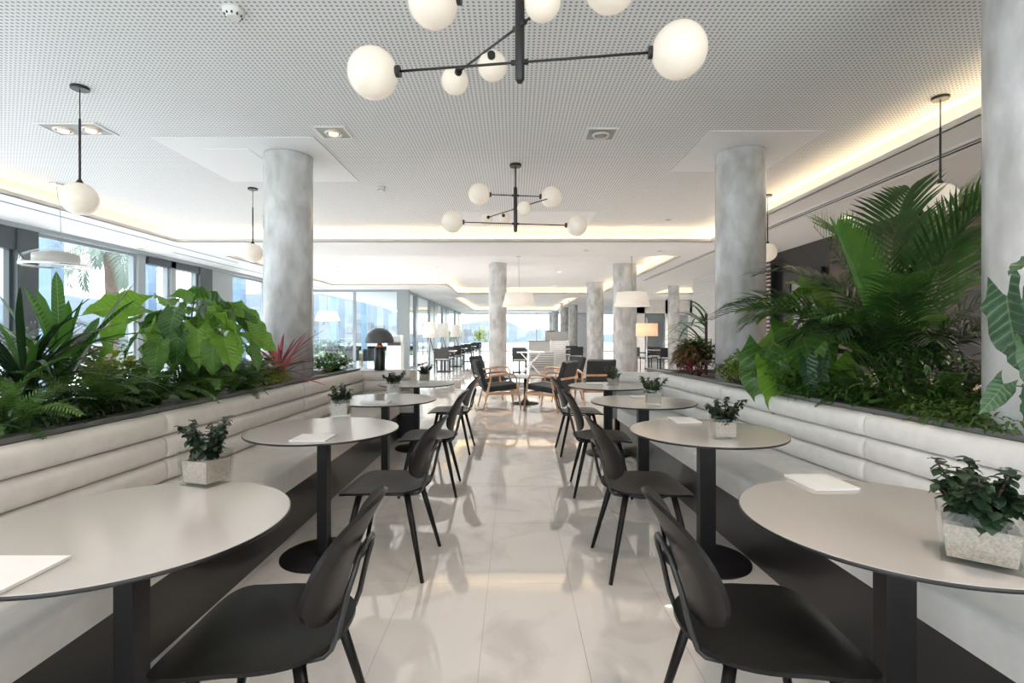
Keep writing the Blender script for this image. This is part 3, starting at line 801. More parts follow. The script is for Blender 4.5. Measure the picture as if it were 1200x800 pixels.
# ------------------------------------------------------------------ wooden lounge chairs (face +X)
def lounge():
    t = thing('lounge_chair', 'x', 'chair', group='wooden lounge chairs')
    for s in (-1, 1):
        y = s*.31
        obj('leg', M().tube([(.33, y, 0), (.27, y, .4), (.245, y, .56), (.20, y, .615), (.12, y, .63), (0, y, .62), (-.16, y, .60), (-.30, y, .56)], [.014, .018, .019, .02, .021, .021, .018, .014], 8), m_oak, t)
        obj('leg', M().tube([(-.34, y, 0), (-.26, y, .3), (-.20, y, .57)], [.014, .019, .016], 8), m_oak, t)
        obj('side_rail', M().box(-.27, .29, y-.014, y+.014, .27, .32), m_oak, t)
    obj('cross_rail', M().box(.265, .29, -.30, .30, .27, .32), m_oak, t); obj('cross_rail', M().box(-.27, -.245, -.30, .30, .24, .29), m_oak, t)
    sc_ = M().box(-.27, .30, -.28, .28, 0, .10); sc_.xf(Matrix.Translation((0, 0, .335)) @ Matrix.Rotation(R(-6), 4, 'Y'))
    obj('seat', sc_, m_chairfab, t, .025)
    b = M().box(-.045, .045, -.27, .27, 0, .52); b.xf(Matrix.Translation((-.27, 0, .36)) @ Matrix.Rotation(R(-17), 4, 'Y'))
    obj('backrest', b, m_chairfab, t, .03)
    obj('back_rail', M().box(-.40, -.375, -.30, .30, .55, .585), m_oak, t)
    return t
lc = lounge()
LC = [(-.26, 9.15, 12, 'near left oak lounge chair with dark cushions, side on'), (-.42, 10.7, -20, 'dark back lounge chair standing behind the near left one'),
      (.62, 8.95, 148, 'near right oak lounge chair seen from behind at the low table'), (.95, 10.4, 200, 'grey back lounge chair behind the near right one'),
      (1.55, 9.75, 98, 'lounge chair with its back to us behind the farthest right table')]
for i, (x, y, a, l) in enumerate(LC):
    if i == 0: lc.location = (x, y, 0); lc.rotation_euler = (0, 0, R(a)); lc['label'] = l
    else: dup(lc, (x, y, 0), R(a), l)
t = thing('low_table', 'low round grey table with black foot between the oak lounge chairs', 'table', (.22, 9.75, 0))
obj('tabletop', M().lathe([(.40, .50), (.41, .51), (.40, .525), (0, .525)], 40), m_frame_g, t); obj('pole', M().lathe([(.035, .03), (.03, .1), (.03, .5)], 16), m_pole, t)
obj('base_plate', M().lathe([(.26, 0), (.26, .01), (.09, .03), (.035, .09)], 32), m_pole, t)

# ------------------------------------------------------------------ lamps
def chandelier(x, y, rz, label):
    t = thing('chandelier', label, 'chandelier', (x, y, CZ-.006), rz, 'globe chandeliers')
    z = lambda h: h-CZ+.006
    obj('canopy', M().lathe([(.065, -.028), (.068, -.02), (.068, 0)], 28), m_black, t)
    obj('rod', M().tube([(0, 0, -.02), (0, 0, z(2.98))], .009, 10), m_black, t)
    obj('post', M().lathe([(.012, z(2.475)), (.022, z(2.49)), (.022, z(2.97)), (.014, z(2.99))], 16), m_black, t)
    def glb(p, r, d):
        d = Vector(d).normalized(); p = Vector(p)
        g = obj('globe', M().sphere(p+d*(r+.004), r, 32, 18), m_globe, t)
        obj('globe_cap', M().tube([p-d*.012, p+d*.012], .022*r/.12+.006, 14), m_black, g)
    def arm(a, b): obj('arm', M().tube([a, b], .0062, 8), m_black, t); obj('joint', M().tube([Vector(a).lerp(Vector(b), .5)-(Vector(b)-Vector(a)).normalized()*.04, Vector(a).lerp(Vector(b), .5)+(Vector(b)-Vector(a)).normalized()*.04], .013, 10), m_black, t)
    zA, zB, zC = z(2.57), z(2.89), z(2.74)
    arm((-.59, 0, zA), (.59, 0, zA)); glb((-.59, 0, zA), .12, (-1, 0, 0)); glb((.59, 0, zA), .12, (1, 0, 0))
    arm((-.29, .0, zB), (.29, 0, zB)); glb((-.29, 0, zB), .12, (-1, 0, 0)); glb((.29, 0, zB), .12, (1, 0, 0))
    c, s_ = math.cos(-rz), math.sin(-rz)
    def rot(p): return (p[0]*c-p[1]*s_, p[0]*s_+p[1]*c, p[2])
    a = rot((-.33, .42, zC)); b = rot((.33, -.42, zC)); arm(a, b)
    glb(a, .075, rot((-.3, .8, -.12)))
    e = rot((-.14, .20, zC-.03)); glb(e, .075, rot((.02, 1, -.15)))
    e = rot((.14, -.20, zC-.03)); glb(e, .075, rot((-.35, -.4, -.2)))
    return t
chandelier(.028, 2.37, R(-8), 'near black chandelier with milky globes cut by the top photo edge')
chandelier(.02, 5.82, R(8), 'whole black chandelier with seven milky globes hanging over the aisle')
def pend(x, y, zc, r, label, i):
    t = thing('globe_pendant', label, 'pendant lamp', (x, y, CZ-.006), 0, 'globe pendants')
    zz = zc-CZ+.006
    obj('canopy', M().lathe([(.06, -.022), (.062, -.015), (.062, 0)], 28), m_black, t)
    obj('rod', M().tube([(0, 0, -.02), (0, 0, -.25)], .004, 8).tube([(0, 0, -.25), (0, 0, zz+r)], .0085, 10).lathe([(.03, zz+r-.01), (.02, zz+r+.012), (.009, zz+r+.03)], 16), m_black, t)
    obj('globe', M().sphere((0, 0, zz), r, 36, 20), m_globe, t)
pend(-3.39, 4.0, 2.37, .125, 'milky globe pendant nearest on the left, above the philodendron', 0)
pend(-3.45, 6.77, 2.39, .125, 'milky globe pendant just left of the left round column', 1)
pend(3.475, 4.17, 2.41, .13, 'milky globe pendant glowing behind the palm fronds on the right', 2)
pend(3.52, 7.1, 2.45, .125, 'milky globe pendant just right of the right round column', 3)
# chrome glass pendant, far left
t = thing('glass_disc_pendant', 'wide flat chrome and glass pendant in front of the left windows', 'pendant lamp', (-5.85, 6.55, CZ-.006))
obj('canopy', M().lathe([(.07, -.03), (.07, 0)], 24), m_chrome, t)
obj('cable', M().tube([(0, 0, -.02), (.05, 0, -.4), (.06, 0, -.80)], .004, 6), m_frame_g, t)
obj('shade', M().lathe([(.36, -1.06), (.345, -.93), (.16, -.85), (.05, -.80), (.03, -.77)], 40, cap=False), m_vase, t)
obj('rim', M().lathe([(.355, -1.065), (.362, -1.06), (.362, -1.04), (.355, -1.035)], 40, cap=False), m_chrome, t)
obj('diffuser', M().lathe([(.24, -1.02), (.24, -.91), (.06, -.86)], 32), mat('satin_grey', (.5, .48, .47), .4), t)
def conepend(x, y, z0, r0, r1, h, label):
    t = thing('cone_pendant', label, 'pendant lamp', (x, y, CZ), 0, 'white drum pendants')
    obj('cable', M().tube([(0, 0, 0), (0, 0, z0+h-CZ)], .006, 6), m_frame_g, t)
    obj('canopy', M().lathe([(.06, -.03), (.06, 0)], 16), m_white, t)
    obj('shade', M().lathe([(r0, z0-CZ), (r0*.97, z0+.05-CZ), (r1, z0+h-CZ), (0, z0+h-CZ+.001)], 40), m_shade, t)
conepend(.13, 12.65, 2.0, .42, .33, .34, 'white tapered fabric pendant over the aisle beside the slim column')
conepend(2.87, 12.45, 2.0, .43, .35, .34, 'white tapered fabric pendant in front of the broad round column')
conepend(-6.4, 17.6, 1.78, .42, .3, .34, 'small white tapered pendant in front of the far left windows')
# floor lamps far left
for i, (x, y, l) in enumerate([(-3.1, 18.9, 'white shade tripod floor lamp, nearest of the row by the far doors'), (-2.95, 21.3, 'white shade tripod floor lamp, second of the row by the far doors'), (-2.75, 24.3, 'white shade tripod floor lamp, third of the row by the far doors')]):
    t = thing('floor_lamp', l, 'floor lamp', (x, y, 0), 0, 'tripod floor lamps')
    obj('shade', M().lathe([(.27, 1.20), (.20, 1.78), (.0, 1.781)], 28), m_shade, t)
    for k in range(3):
        a = 2*PI*k/3+.4; obj('leg', M().tube([(math.cos(a)*.32, math.sin(a)*.32, 0), (0, 0, 1.25)], .016, 6), m_white if k else m_black, t)
t = thing('amber_floor_lamp', 'floor lamp with amber drum shade beside the broad column', 'floor lamp', (3.12, 12.0, 0))
obj('shade', M().lathe([(.25, 1.28), (.25, 1.57)], 32), m_amber, t); obj('pole', M().tube([(0, 0, .01), (0, 0, 1.7)], .015, 8), m_chrome, t); obj('base', M().lathe([(.16, 0), (.16, .02), (.02, .03)], 24), m_chrome, t)
# dome lamp on the end ledge
t = thing('dome_table_lamp', 'grey dome table lamp with copper neck on the left banquette end', 'table lamp', (-1.70, 6.47+.02, .861))
obj('body', M().lathe([(.065, 0), (.068, .01), (.068, .27), (.06, .285)], 28), m_black, t)
obj('neck', M().lathe([(.055, .285), (.03, .33), (.012, .37)], 20), m_copper, t)
obj('dome', M().lathe([(.175, .345), (.178, .35), (.172, .40), (.145, .46), (.10, .505), (.05, .53), (0, .538)], 40), m_dome, t)

# downlights, detectors, sprinklers
def downlight(x, y, n, label, ax='x'):
    t = thing('recessed_downlight', label, 'downlight', (x, y, CZ-.006), 0, 'recessed square downlights')
    h = .13; L = h*n
    a, b = (L, h) if ax == 'x' else (h, L)
    fr = M().box(-a-.02, a+.02, -b-.02, -b, -.012, -.001).box(-a-.02, a+.02, b, b+.02, -.012, -.001).box(-a-.02, -a, -b, b, -.012, -.001).box(a, a+.02, -b, b, -.012, -.001)
    obj('trim_frame', fr, m_fitw, t); obj('housing', M().box(-a, a, -b, b, -.006, -.002), m_fit, t)
    for i in range(n):
        o_ = (i-(n-1)/2)*2*h; c = (o_, 0, 0) if ax == 'x' else (0, o_, 0)
        obj('lamp_ring', M().lathe([(.085, -.012), (.075, -.03), (.06, -.02)], 24, c, cap=False), m_fitw, t)
        obj('bulb', M().sphere((c[0], c[1], -.018), .045, 16, 8, (1, 1, .4)), m_bulb if n < 3 and x < 0 else m_fit, t)
downlight(-1.72, 4.89, 1, 'square recessed spotlight, lit warm, middle of the perforated ceiling', 'y')
downlight(.84, 4.93, 1, 'square recessed spotlight, unlit grey, right of the chandelier', 'y')
downlight(-4.1, 4.81, 2, 'double recessed spotlight near the left globe pendant')
for i, (x, y, r, l) in enumerate([(-1.67, 3.05, .062, 'round white smoke detector near the top left of the ceiling'), (-1.74, 6.72, .055, 'small white smoke detector between left column and chandelier')]):
    t = thing('smoke_detector', l, 'detector', (x, y, CZ-.006), 0, 'smoke detectors')
    obj('body', M().lathe([(r*.55, -.05), (r*.62, -.045), (r*.95, -.02), (r, 0)], 28), m_white, t)
    vm = M()
    for k in range(10):
        a = 2*PI*k/10; c = (math.cos(a)*r*.74, math.sin(a)*r*.74); vm.box(c[0]-.004, c[0]+.004, c[1]-.004, c[1]+.004, -.043, -.028)
    obj('vent', vm, m_black, t)
for i, (px_, py_, z) in enumerate([(310, 253, 3.244), (783, 257, 3.244), (396, 312, 3.25), (422, 322, 3.25), (513, 313, 3.25), (520, 321, 3.25), (165, 291, 3.0), (687, 293, 3.0), (773, 294, 3.0)]):
    Y = (z-1.31)*600/(392-py_); X = (px_-602)*Y/600
    t = thing('spot_fitting', 'small round recessed ceiling spotlight', 'downlight', (X, Y, z), 0, 'small round ceiling spots')
    t['label'] = ['small ceiling spot beside the rod of the second left globe', 'small ceiling spot left of the right round column', 'small far ceiling spot above the white tapered pendant', 'small far ceiling spot right of the left column', 'far ceiling spot near the slim column, left of a pair', 'far ceiling spot near the slim column, right of a pair', 'ceiling spot on the soffit above the left windows', 'ceiling spot on the far soffit, middle right', 'ceiling spot on the far soffit, nearest the right column'][i]
    if i in (0, 1, 2, 3, 4, 5, 7):
        ld = bpy.data.lights.new('spot_beam', 'SPOT'); ld.energy = 170; ld.spot_size = R(130); ld.spot_blend = .8; ld.color = (1, .92, .84); ld.shadow_soft_size = .05
        lo = bpy.data.objects.new('spot_beam', ld); C.objects.link(lo); lo.parent = t; lo.location = (0, 0, -.02)
    obj('ring', M().lathe([(.05, -.008), (.06, -.004), (.06, 0)], 20, cap=False), m_fitw, t); obj('reflector', M().lathe([(.05, -.003), (0, -.002)], 20), m_fit, t)

def added_downlight(X, Y, z, e, col, lab):  # fill downlights added to raise the brightness of the room
    t = thing('recessed_downlight', lab, 'downlight', (X, Y, z), 0)
    obj('ring', M().lathe([(.07, -.008), (.085, -.004), (.085, 0)], 20, cap=False), m_fitw, t); obj('reflector', M().lathe([(.07, -.003), (0, -.002)], 20), m_bulb, t)
    ld = bpy.data.lights.new('spot_beam', 'SPOT'); ld.energy = e; ld.spot_size = R(140); ld.spot_blend = .9; ld.color = col; ld.shadow_soft_size = .08
    lo = bpy.data.objects.new('spot_beam', ld); C.objects.link(lo); lo.parent = t; lo.location = (0, 0, -.03)
WARM = (1, .80, .64); NEUT = (1, .93, .86)
for (X, Y, z, e, col, lab) in [(.9, .9, CZ-.008, 60, WARM, 'added warm recessed downlight above the near right table'), (-1.7, .9, CZ-.008, 40, WARM, 'added warm recessed downlight above the near left table'),
        (3.0, 2.6, CZ-.008, 70, WARM, 'added warm recessed downlight beside the near right column'), (4.7, 4.6, SZ-.001, 70, WARM, 'added warm recessed downlight in the right soffit, nearer'), (4.8, 7.4, SZ-.001, 60, WARM, 'added warm recessed downlight in the right soffit, farther'),
        (7.2, 18.4, CZ-.002, 260, NEUT, 'added recessed downlight in the side room ceiling, nearer'), (7.4, 23.2, SZ-.001, 260, NEUT, 'added recessed downlight in the side room ceiling, by its back wall'),
        (.3, 27, CZ-.002, 300, NEUT, 'added recessed downlight above the far white counter'), (.3, 33.5, CZ-.002, 300, NEUT, 'added recessed downlight at the far end of the hall'), (1.4, 15.8, CZ-.002, 200, NEUT, 'added recessed downlight between slim and broad columns'), (1.6, 20.2, CZ-.002, 200, NEUT, 'added recessed downlight over the slatted bench')]:
    added_downlight(X, Y, z, e, col, lab)

# ------------------------------------------------------------------ far furniture
def simple_chair():
    t = thing('woven_chair', 'x', 'chair', group='dark woven chairs in the far dining area')
    obj('seat', M().box(-.23, .23, -.24, .24, .42, .45), m_mesh, t); obj('seat_pad', M().box(-.21, .22, -.22, .22, .45, .49), m_white, t)
    obj('backrest', M().box(-.27, -.23, -.25, .25, .50, .84), m_mesh, t)
    for sx in (-.21, .21):
        for sy in (-.22, .22): obj('leg', M().box(sx-.015, sx+.015, sy-.015, sy+.015, 0, .42 if sx > 0 else .5), m_black, t)
    obj('armrest', M().box(-.23, .2, -.27, -.24, .62, .645), m_black, t); obj('armrest', M().box(-.23, .2, .24, .27, .62, .645), m_black, t)
    return t
sc0 = simple_chair(); first = True
def far_table(x, y, label, top=m_white, w_=.4):
    t = thing('square_table', label, 'table', (x, y, 0), 0, 'square tables in the far dining areas')
    obj('tabletop', M().box(-w_, w_, -w_, w_, .72, .75), top, t); obj('pole', M().box(-.03, .03, -.03, .03, .02, .72), m_black, t); obj('base_plate', M().box(-.25, .25, -.25, .25, 0, .02), m_black, t)
sets = [(-2.45, 18.2, 'first table of the far left dining row by the glass doors'), (-2.35, 21.2, 'second table of the far left dining row by the glass doors'), (-2.25, 25, 'third table of the far left dining row by the glass doors'), (-2.2, 30, 'last table of the far left dining row by the glass doors'),
        (5.5, 19.2, 'nearer square table in the side room behind the amber lamp'), (7.0, 20.5, 'farther square table in the side room behind the amber lamp'), (.2, 17.8, 'small table left of the slatted bench in the far hall'), (2.45, 20.8, 'small dark table between the two far round columns')]
nc = 0
for (x, y, l) in sets:
    far_table(x, y, l, m_top)
    for dy, a, w_ in ((-.62, 90, 'near side'), (.62, -90, 'far side')) if x < 5 or True else ():
        lab = 'dark woven chair, %s of %s' % (w_, l.replace('square ', '').replace(' by the glass doors', '').replace('the far ', 'far ').replace('the side room behind the', 'side room by'))
        if first: sc0.location = (x, y+dy, 0); sc0.rotation_euler = (0, 0, R(a)); sc0['label'] = lab; first = False
        else: dup(sc0, (x, y+dy, 0), R(a), lab)
for (x, y, a, w_) in ((4.9, 19.2, 0, 'left'), (6.1, 19.2, 180, 'right')):
    dup(sc0, (x, y, 0), R(a), 'dark woven chair on the %s of the nearer side room table' % w_)
# white service cabinet with machine
t = thing('service_cabinet', 'white service cabinet with grey screen by the far left glass corner', 'cabinet', (-4.25, 18.4, 0))
obj('body', M().box(-.26, .26, -.25, .25, 0, .92), m_white, t, .01); obj('door', M().box(-.24, .24, -.262, -.252, .05, .88), m_white, t)
obj('screen', M().box(-.20, .18, -.12, -.08, 1.06, 1.24), m_frame_g, t); obj('machine', M().box(-.24, .2, -.2, .1, .92, 1.03), m_black, t); obj('riser', M().box(-.26, .26, -.05, .22, .92, 1.3), m_white, t)
# white counter in the middle distance
t = thing('white_counter', 'long white counter in the middle of the far hall', 'counter', (1.75, 25.5, 0))
obj('body', M().box(-1.0, 1.0, -.35, .35, 0, .98), m_white, t, .01); obj('worktop', M().box(-1.05, 1.05, -.4, .4, .98, 1.03), m_top, t); obj('screen_rail', M().box(-.2, .9, -.3, -.27, 1.03, 1.45), m_lip, t)
for k, (x, y, z0, nn, ww, lab) in enumerate([(1.05, 19.0, .1, 7, .85, 'low slatted wooden bench under the far white counter'), (3.95, 18.5, .1, 10, .25, 'dark slatted side screen between the two far right columns'), (1.95, 22, .45, 7, .7, 'white slatted crate stack right of the far bench')]):
    t = thing('slatted_bench' if k == 0 else ('slatted_screen' if k == 1 else 'slatted_crate'), lab, 'bench' if k == 0 else ('screen' if k == 1 else 'crate'), (x, y, 0))
    mt = m_wood if k < 2 else m_white
    obj('frame', M().box(-ww/2-.03, -ww/2, -.2, .2, 0, z0+nn*.085+.02).box(ww/2, ww/2+.03, -.2, .2, 0, z0+nn*.085+.02).box(-ww/2, ww/2, .12, .2, .0, z0+nn*.085), m_white, t)
    sb = M().box(-ww/2, ww/2, -.2, -.17, 0, .045).mesh('slat', m_tvbrown if k == 1 else (m_oak if False else m_fit if k == 0 else m_lip))
    for i in range(nn): s_ = obj('slat', sb, None, t); s_.location = (0, 0, z0+i*.085)
t = thing('trestle_table', 'white trestle table with crossed legs in the far hall', 'table', (.55, 16.8, 0))
obj('tabletop', M().box(-.45, .45, -.35, .35, .72, .75), m_white, t)
for s in (-1, 1): obj('leg', M().tube([(-.32*s, -.3, .012), (.32*s, -.3, .72)], .02, 6), m_white, t); obj('leg', M().tube([(-.32*s, .3, .012), (.32*s, .3, .72)], .02, 6), m_white, t)
# outdoor low chairs
for i, (x, y, a) in enumerate([(-7.5, 21.8, 75), (-6.85, 22.0, 95), (-6.15, 21.8, 110)]):
    t = thing('outdoor_armchair', 'low dark outdoor armchair beyond the glass, '+['left', 'middle', 'right'][i]+' of three', 'chair', (x, y, -.02), R(a), 'outdoor armchairs')
    b = M().box(-.05, .05, -.28, .28, .28, .74); b.xf(Matrix.Translation((-.28, 0, 0)) @ Matrix.Rotation(R(-12), 4, 'Y'))
    obj('backrest', b, m_chairfab, t); obj('seat', M().box(-.28, .3, -.28, .28, .22, .36), m_chairfab, t)
    for sx in (-.26, .26):
        for sy in (-.3, .3): obj('leg', M().box(sx-.02, sx+.02, sy-.02, sy+.02, 0, .5), m_oak, t)
    obj('armrest', M().box(-.28, .3, -.33, -.28, .5, .53), m_oak, t); obj('armrest', M().box(-.28, .3, .28, .33, .5, .53), m_oak, t)
# potted plants in the far hall
bush('potted_shrub', 'small dark potted shrub on a white block at the far end', (2.05, 28.5, 1.0), 160, .28, .28, .32, .13, .06, l_dark, 71)
obj_ = thing('plant_block', 'tall white block carrying the far potted shrub', 'pedestal', (2.05, 28.5, 0)); obj('body', M().box(-.3, .3, -.3, .3, 0, .98), m_white, obj_); obj('lid', M().box(-.32, .32, -.32, .32, .98, 1.0), m_lip, obj_)
bush('garden_shrub', 'yellow green shrub seen outside the far glass wall', (-2.8, 43, 0), 260, .55, .5, 1.1, .3, .14, l_yell, 72)

# stone counter behind the right planter
t = thing('stone_counter', 'low beige stone counter glimpsed behind the right plants', 'counter', (4.55, 5.6, 0))
obj('body', M().box(-.2, .3, -2.6, 1.3, 0, .74), m_stone, t); obj('worktop', M().box(-.25, .32, -2.65, 1.35, .74, .79), m_stone, t)

# ------------------------------------------------------------------ planting, left bed
# placed by depth Y and photo x
def at(x, Y): return ((x-602)*Y/600, Y)
def L3(x, Y, z=SOIL-.005): a = at(x, Y); return (a[0], a[1], z)
oval = lambda t: (.25+.75*math.sin(PI*min(1, .1+.75*t))) if t < .97 else 0
strap_plant('dracaena', 'dark strap leaf plant at the left photo edge', (-2.62, 2.75, SOIL-.005), 80, (.45, .8), .05, (0, 80), (.5, 1.6), [l_dark, l_dark, l_dark, l_mid], 21, stem=.25)
strap_plant('dracaena', 'broad leaf upright plant behind the dark strap leaves on the left', (-2.66, 3.0, SOIL-.005), 11, (.5, .8), .10, (48, 84), (.1, .4), [l_mid, l_mid_v], 22, stem=.25, prof=oval)
strap_plant('dracaena', 'second dark strap plant low beside the first on the left', (-2.45, 3.0, SOIL-.005), 30, (.3, .5), .06, (0, 50), (.6, 1.4), [l_dark], 23)
# palm frond entering from the left edge
t = thing('parlour_palm', 'thin feathery palm fronds reaching in at the left photo edge', 'palm', (-3.1, 2.95, SOIL-.005))
pf = palm_frond(1.1, R(75), R(100), 26, .26, .3, 50, .8, .012, .005, 31).mesh('frond', l_dark)
for i in range(8): place('frond', pf, t, (0, 0, 0), R(i*47-10), R(-5+6*(i % 3)), .2*(i % 2), .75+.09*(i % 4))
# philodendron
lv = []
X0, Y0 = -2.52, 3.95
def leaf_at(x, y, Y, azd, pit, roll, sc):
    X, Z = px(x, y, Y); return (X-X0, Y-Y0, Z-SOIL, R(azd), R(pit), R(roll), sc)
lv = [leaf_at(165, 358, 3.7, 195, 0, 40, 1.15), leaf_at(150, 372, 3.55, 215, -45, 30, 1.1), leaf_at(190, 365, 3.8, 170, -25, -20, 1.0),
      leaf_at(215, 350, 4.2, 60, 25, 30, 1.0), leaf_at(228, 352, 3.9, 250, -15, 20, 1.15), leaf_at(240, 350, 3.9, 350, -5, -35, 1.2),
      leaf_at(255, 362, 3.8, 340, -35, -25, 1.1), leaf_at(262, 378, 3.7, 345, -20, -50, 1.0), leaf_at(205, 365, 3.65, 280, -50, 10, .9),
      leaf_at(178, 385, 3.5, 240, -65, 20, .9), leaf_at(232, 385, 3.6, 310, -55, 0, .9), leaf_at(210, 395, 3.5, 265, -70, 0, .8),
      leaf_at(262, 395, 3.6, 320, -40, 0, .95), leaf_at(195, 350, 4.15, 120, 10, 10, .9), leaf_at(160, 395, 3.4, 220, -55, 0, .8), leaf_at(185, 405, 3.4, 290, -60, 0, .7), leaf_at(250, 400, 3.6, 290, -65, 0, .8),
      leaf_at(280, 380, 4.0, 20, -30, -30, 1.0), leaf_at(220, 378, 3.9, 300, -30, 10, 1.0), leaf_at(200, 380, 3.9, 200, -40, 10, 1.0)]
lv = [(a, b, c, d, e, f, g*.85) for (a, b, c, d, e, f, g) in lv]+[(a*.9+.12, b+.2, c-.06, d+.5, e-.2, -f, g*.7) for (a, b, c, d, e, f, g) in lv[:16]]
leafy('philodendron', 'large bright green philodendron with broad lobed leaves, left bed', 'plant', (X0, Y0, SOIL-.005), lv, hl_b, m_stem)
# cordyline, red
strap_plant('cordyline', 'red and pink cordyline in front of the left round column', (-2.22, 4.85, SOIL-.005), 48, (.34, .58), .065, (5, 66), (.1, .6), [l_red, l_red, l_redd], 24, stem=.2)
strap_plant('cordyline', 'bronze leaf cordyline spilling over the left ledge below the red one', (-2.10, 5.05, SOIL-.005), 20, (.16, .28), .045, (-10, 35), (.3, 1.0), [l_bronze, l_redd], 25, stem=.05)
# ferns along the left ledge
fl_ = [(-2.27, 2.30, 'leftmost in the left bed'), (-2.28, 2.75, 'below the dark strap leaves'), (-2.30, 3.2, 'right of the dark strap leaves in the left bed'), (-2.22, 3.65, 'below the philodendron, left side'), (-2.2, 4.1, 'below the philodendron, right side'), (-2.3, 4.38, 'left of the red cordyline'), (-2.6, 3.35, 'behind the ledge in the middle of the left bed')]
for i, (x, y, l) in enumerate(fl_): fern('arching green fern '+l, (x, y, SOIL-.005), 36, 40+i, 1.2, None, 'left bed ferns')
fern('fern tufts right of the left round column', (-2.12, 6.05, SOIL-.005), 26, 60, 1.0, fern_y, 'left bed ferns')
bush('croton', 'yellow and bronze speckled croton left of the philodendron', (-2.85, 3.75, SOIL-.005), 130, .26, .22, .2, .12, .06, l_yell, 61)
bush('croton', 'bronze small leaf croton behind the strap leaves', (-3.0, 3.4, SOIL-.005), 110, .24, .22, .26, .11, .055, l_bronze, 62)
bush('ground_cover', 'dark small leaf ground cover along the left ledge front', (-2.32, 2.55, SOIL-.005), 924, .30, .8, .11, 0.043, 0.020, l_dark, 63)
bush('ground_cover', 'dark green ground cover below the philodendron', (-2.38, 3.9, SOIL-.005), 924, .26, .8, .15, 0.043, 0.020, l_fern, 64)
bush('ground_cover', 'yellow green ground cover beside the red cordyline', (-2.2, 4.6, SOIL-.005), 528, .2, .28, .1, 0.037, 0.017, l_yell, 65)
bush('ground_cover', 'green foliage clump right of the left round column', (-2.18, 6.1, SOIL-.005), 572, .26, .3, .15, 0.056, 0.023, l_mid, 66)
bush('ground_cover', 'pale bush behind the dark strap plants at far left', (-2.9, 2.6, SOIL-.005), 440, .3, .5, .2, 0.056, 0.023, l_mid, 67)

# ------------------------------------------------------------------ planting, right bed
palms = [palm_frond(1.75, R(86), R(62), 24, .50, .40, 50, .35, .026, .007, 1).mesh('frond', l_palm),
         palm_frond(1.65, R(85), R(100), 24, .48, .38, 52, .6, .024, .007, 2).mesh('frond', l_palm),
         palm_frond(1.5, R(84), R(115), 24, .5, .36, 55, .8, .023, .006, 3).mesh('frond', l_dark),
         palm_frond(1.5, R(87), R(32), 24, .45, .40, 26, .12, .026, .007, 4, .5).mesh('frond', l_bright)]
t = thing('kentia_palm', 'tall kentia palm with arching feathery fronds in the right bed', 'palm', (2.58, 3.42, SOIL-.01))
q = random.Random(5)
pal = [(172, 1, -14, .9), (95, 0, 0, 1.0), (160, 1, -6, .85), (185, 1, -10, .78), (205, 2, 0, .7), (235, 2, 4, .6), (290, 2, 4, .62), (330, 1, 0, .85), (10, 1, 0, .95), (40, 0, 0, .9), (75, 1, 3, .95), (130, 2, 0, .9),
       (200, 1, -4, .68), (250, 1, 8, .66), (275, 2, 4, .6), (310, 2, 2, .7), (350, 2, -6, .85), (170, 2, -2, .85), (150, 3, -2, .95), (205, 3, 0, .85), (60, 2, -6, .9), (100, 2, -6, .9), (20, 2, -6, .9), (240, 1, 8, .75), (300, 0, 8, .88), (0, 0, 6, 1.02), (120, 1, 5, .95), (190, 2, -2, .7), (30, 0, 8, 1.08), (340, 0, 10, 1.02)]
for (az, k_, tl_, s_) in pal:
    a = R(az+q.uniform(-8, 8)); place('frond', palms[k_], t, (math.cos(a)*.06, math.sin(a)*.06, 0), a, R(tl_), q.uniform(-.15, .15), s_)
# bright narrow stems clump under the palm
strap_plant('grass_clump', 'upright bright green stems at the foot of the kentia palm', (2.52, 3.25, SOIL-.005), 40, (.35, .62), .012, (60, 86), (.0, .35), [l_bright, l_mid], 26)
strap_plant('grass_clump', 'dark drooping grass clump left of the kentia palm stems', (2.15, 3.75, SOIL-.005), 40, (.35, .6), .018, (45, 80), (1.4, 2.4), [l_mid, l_palm], 27)
# bright climbing philodendron near the right column
X0, Y0 = 2.35, 4.5
lv = [leaf_at(945, 355, 4.4, 70, 55, 30, .9), leaf_at(905, 395, 4.3, 215, -55, 30, 1.25), leaf_at(925, 385, 4.2, 260, -30, 0, 1.35), leaf_at(955, 375, 4.3, 300, -10, 20, 1.2),
      leaf_at(925, 355, 4.5, 190, -15, 30, 1.1), leaf_at(890, 410, 4.2, 230, -60, 10, 1.2), leaf_at(900, 430, 4.1, 270, -60, 0, 1.0), leaf_at(975, 385, 4.0, 320, -20, -30, 1.2),
      leaf_at(990, 362, 4.3, 30, 15, 10, 1.0), leaf_at(1010, 378, 4.0, 340, -5, 0, 1.0), leaf_at(965, 400, 3.9, 0, -20, 20, 1.2), leaf_at(985, 410, 3.9, 350, -20, -20, 1.0), leaf_at(935, 415, 4.0, 240, -80, 0, .9),
      leaf_at(915, 365, 4.5, 150, 10, 10, 1.0), leaf_at(935, 400, 4.4, 290, -45, 0, 1.2), leaf_at(915, 415, 4.4, 200, -45, 20, 1.1), leaf_at(950, 345, 4.6, 110, 30, 0, .9), leaf_at(1045, 372, 3.6, 20, 5, 0, .9), leaf_at(960, 425, 3.9, 250, -50, 0, .9)]
lv = [(a-.05, b-.22, c, d, e, f, g*1.35) for (a, b, c, d, e, f, g) in lv]
leafy('philodendron', 'bright green philodendron beside the right round column', 'plant', (X0, Y0, SOIL-.005), lv, hl_m, m_stem)
X0, Y0 = 2.2, 3.9
lv = [leaf_at(945, 420, 3.6, 265, -75, 0, .8), leaf_at(965, 420, 3.65, 230, -45, 40, .9), leaf_at(948, 445, 3.55, 260, -60, 0, .6), leaf_at(977, 455, 3.4, 280, -70, 0, .6), leaf_at(985, 395, 3.6, 45, 10, -50, 1.0), leaf_at(1000, 430, 3.5, 300, -40, 0, .7)]
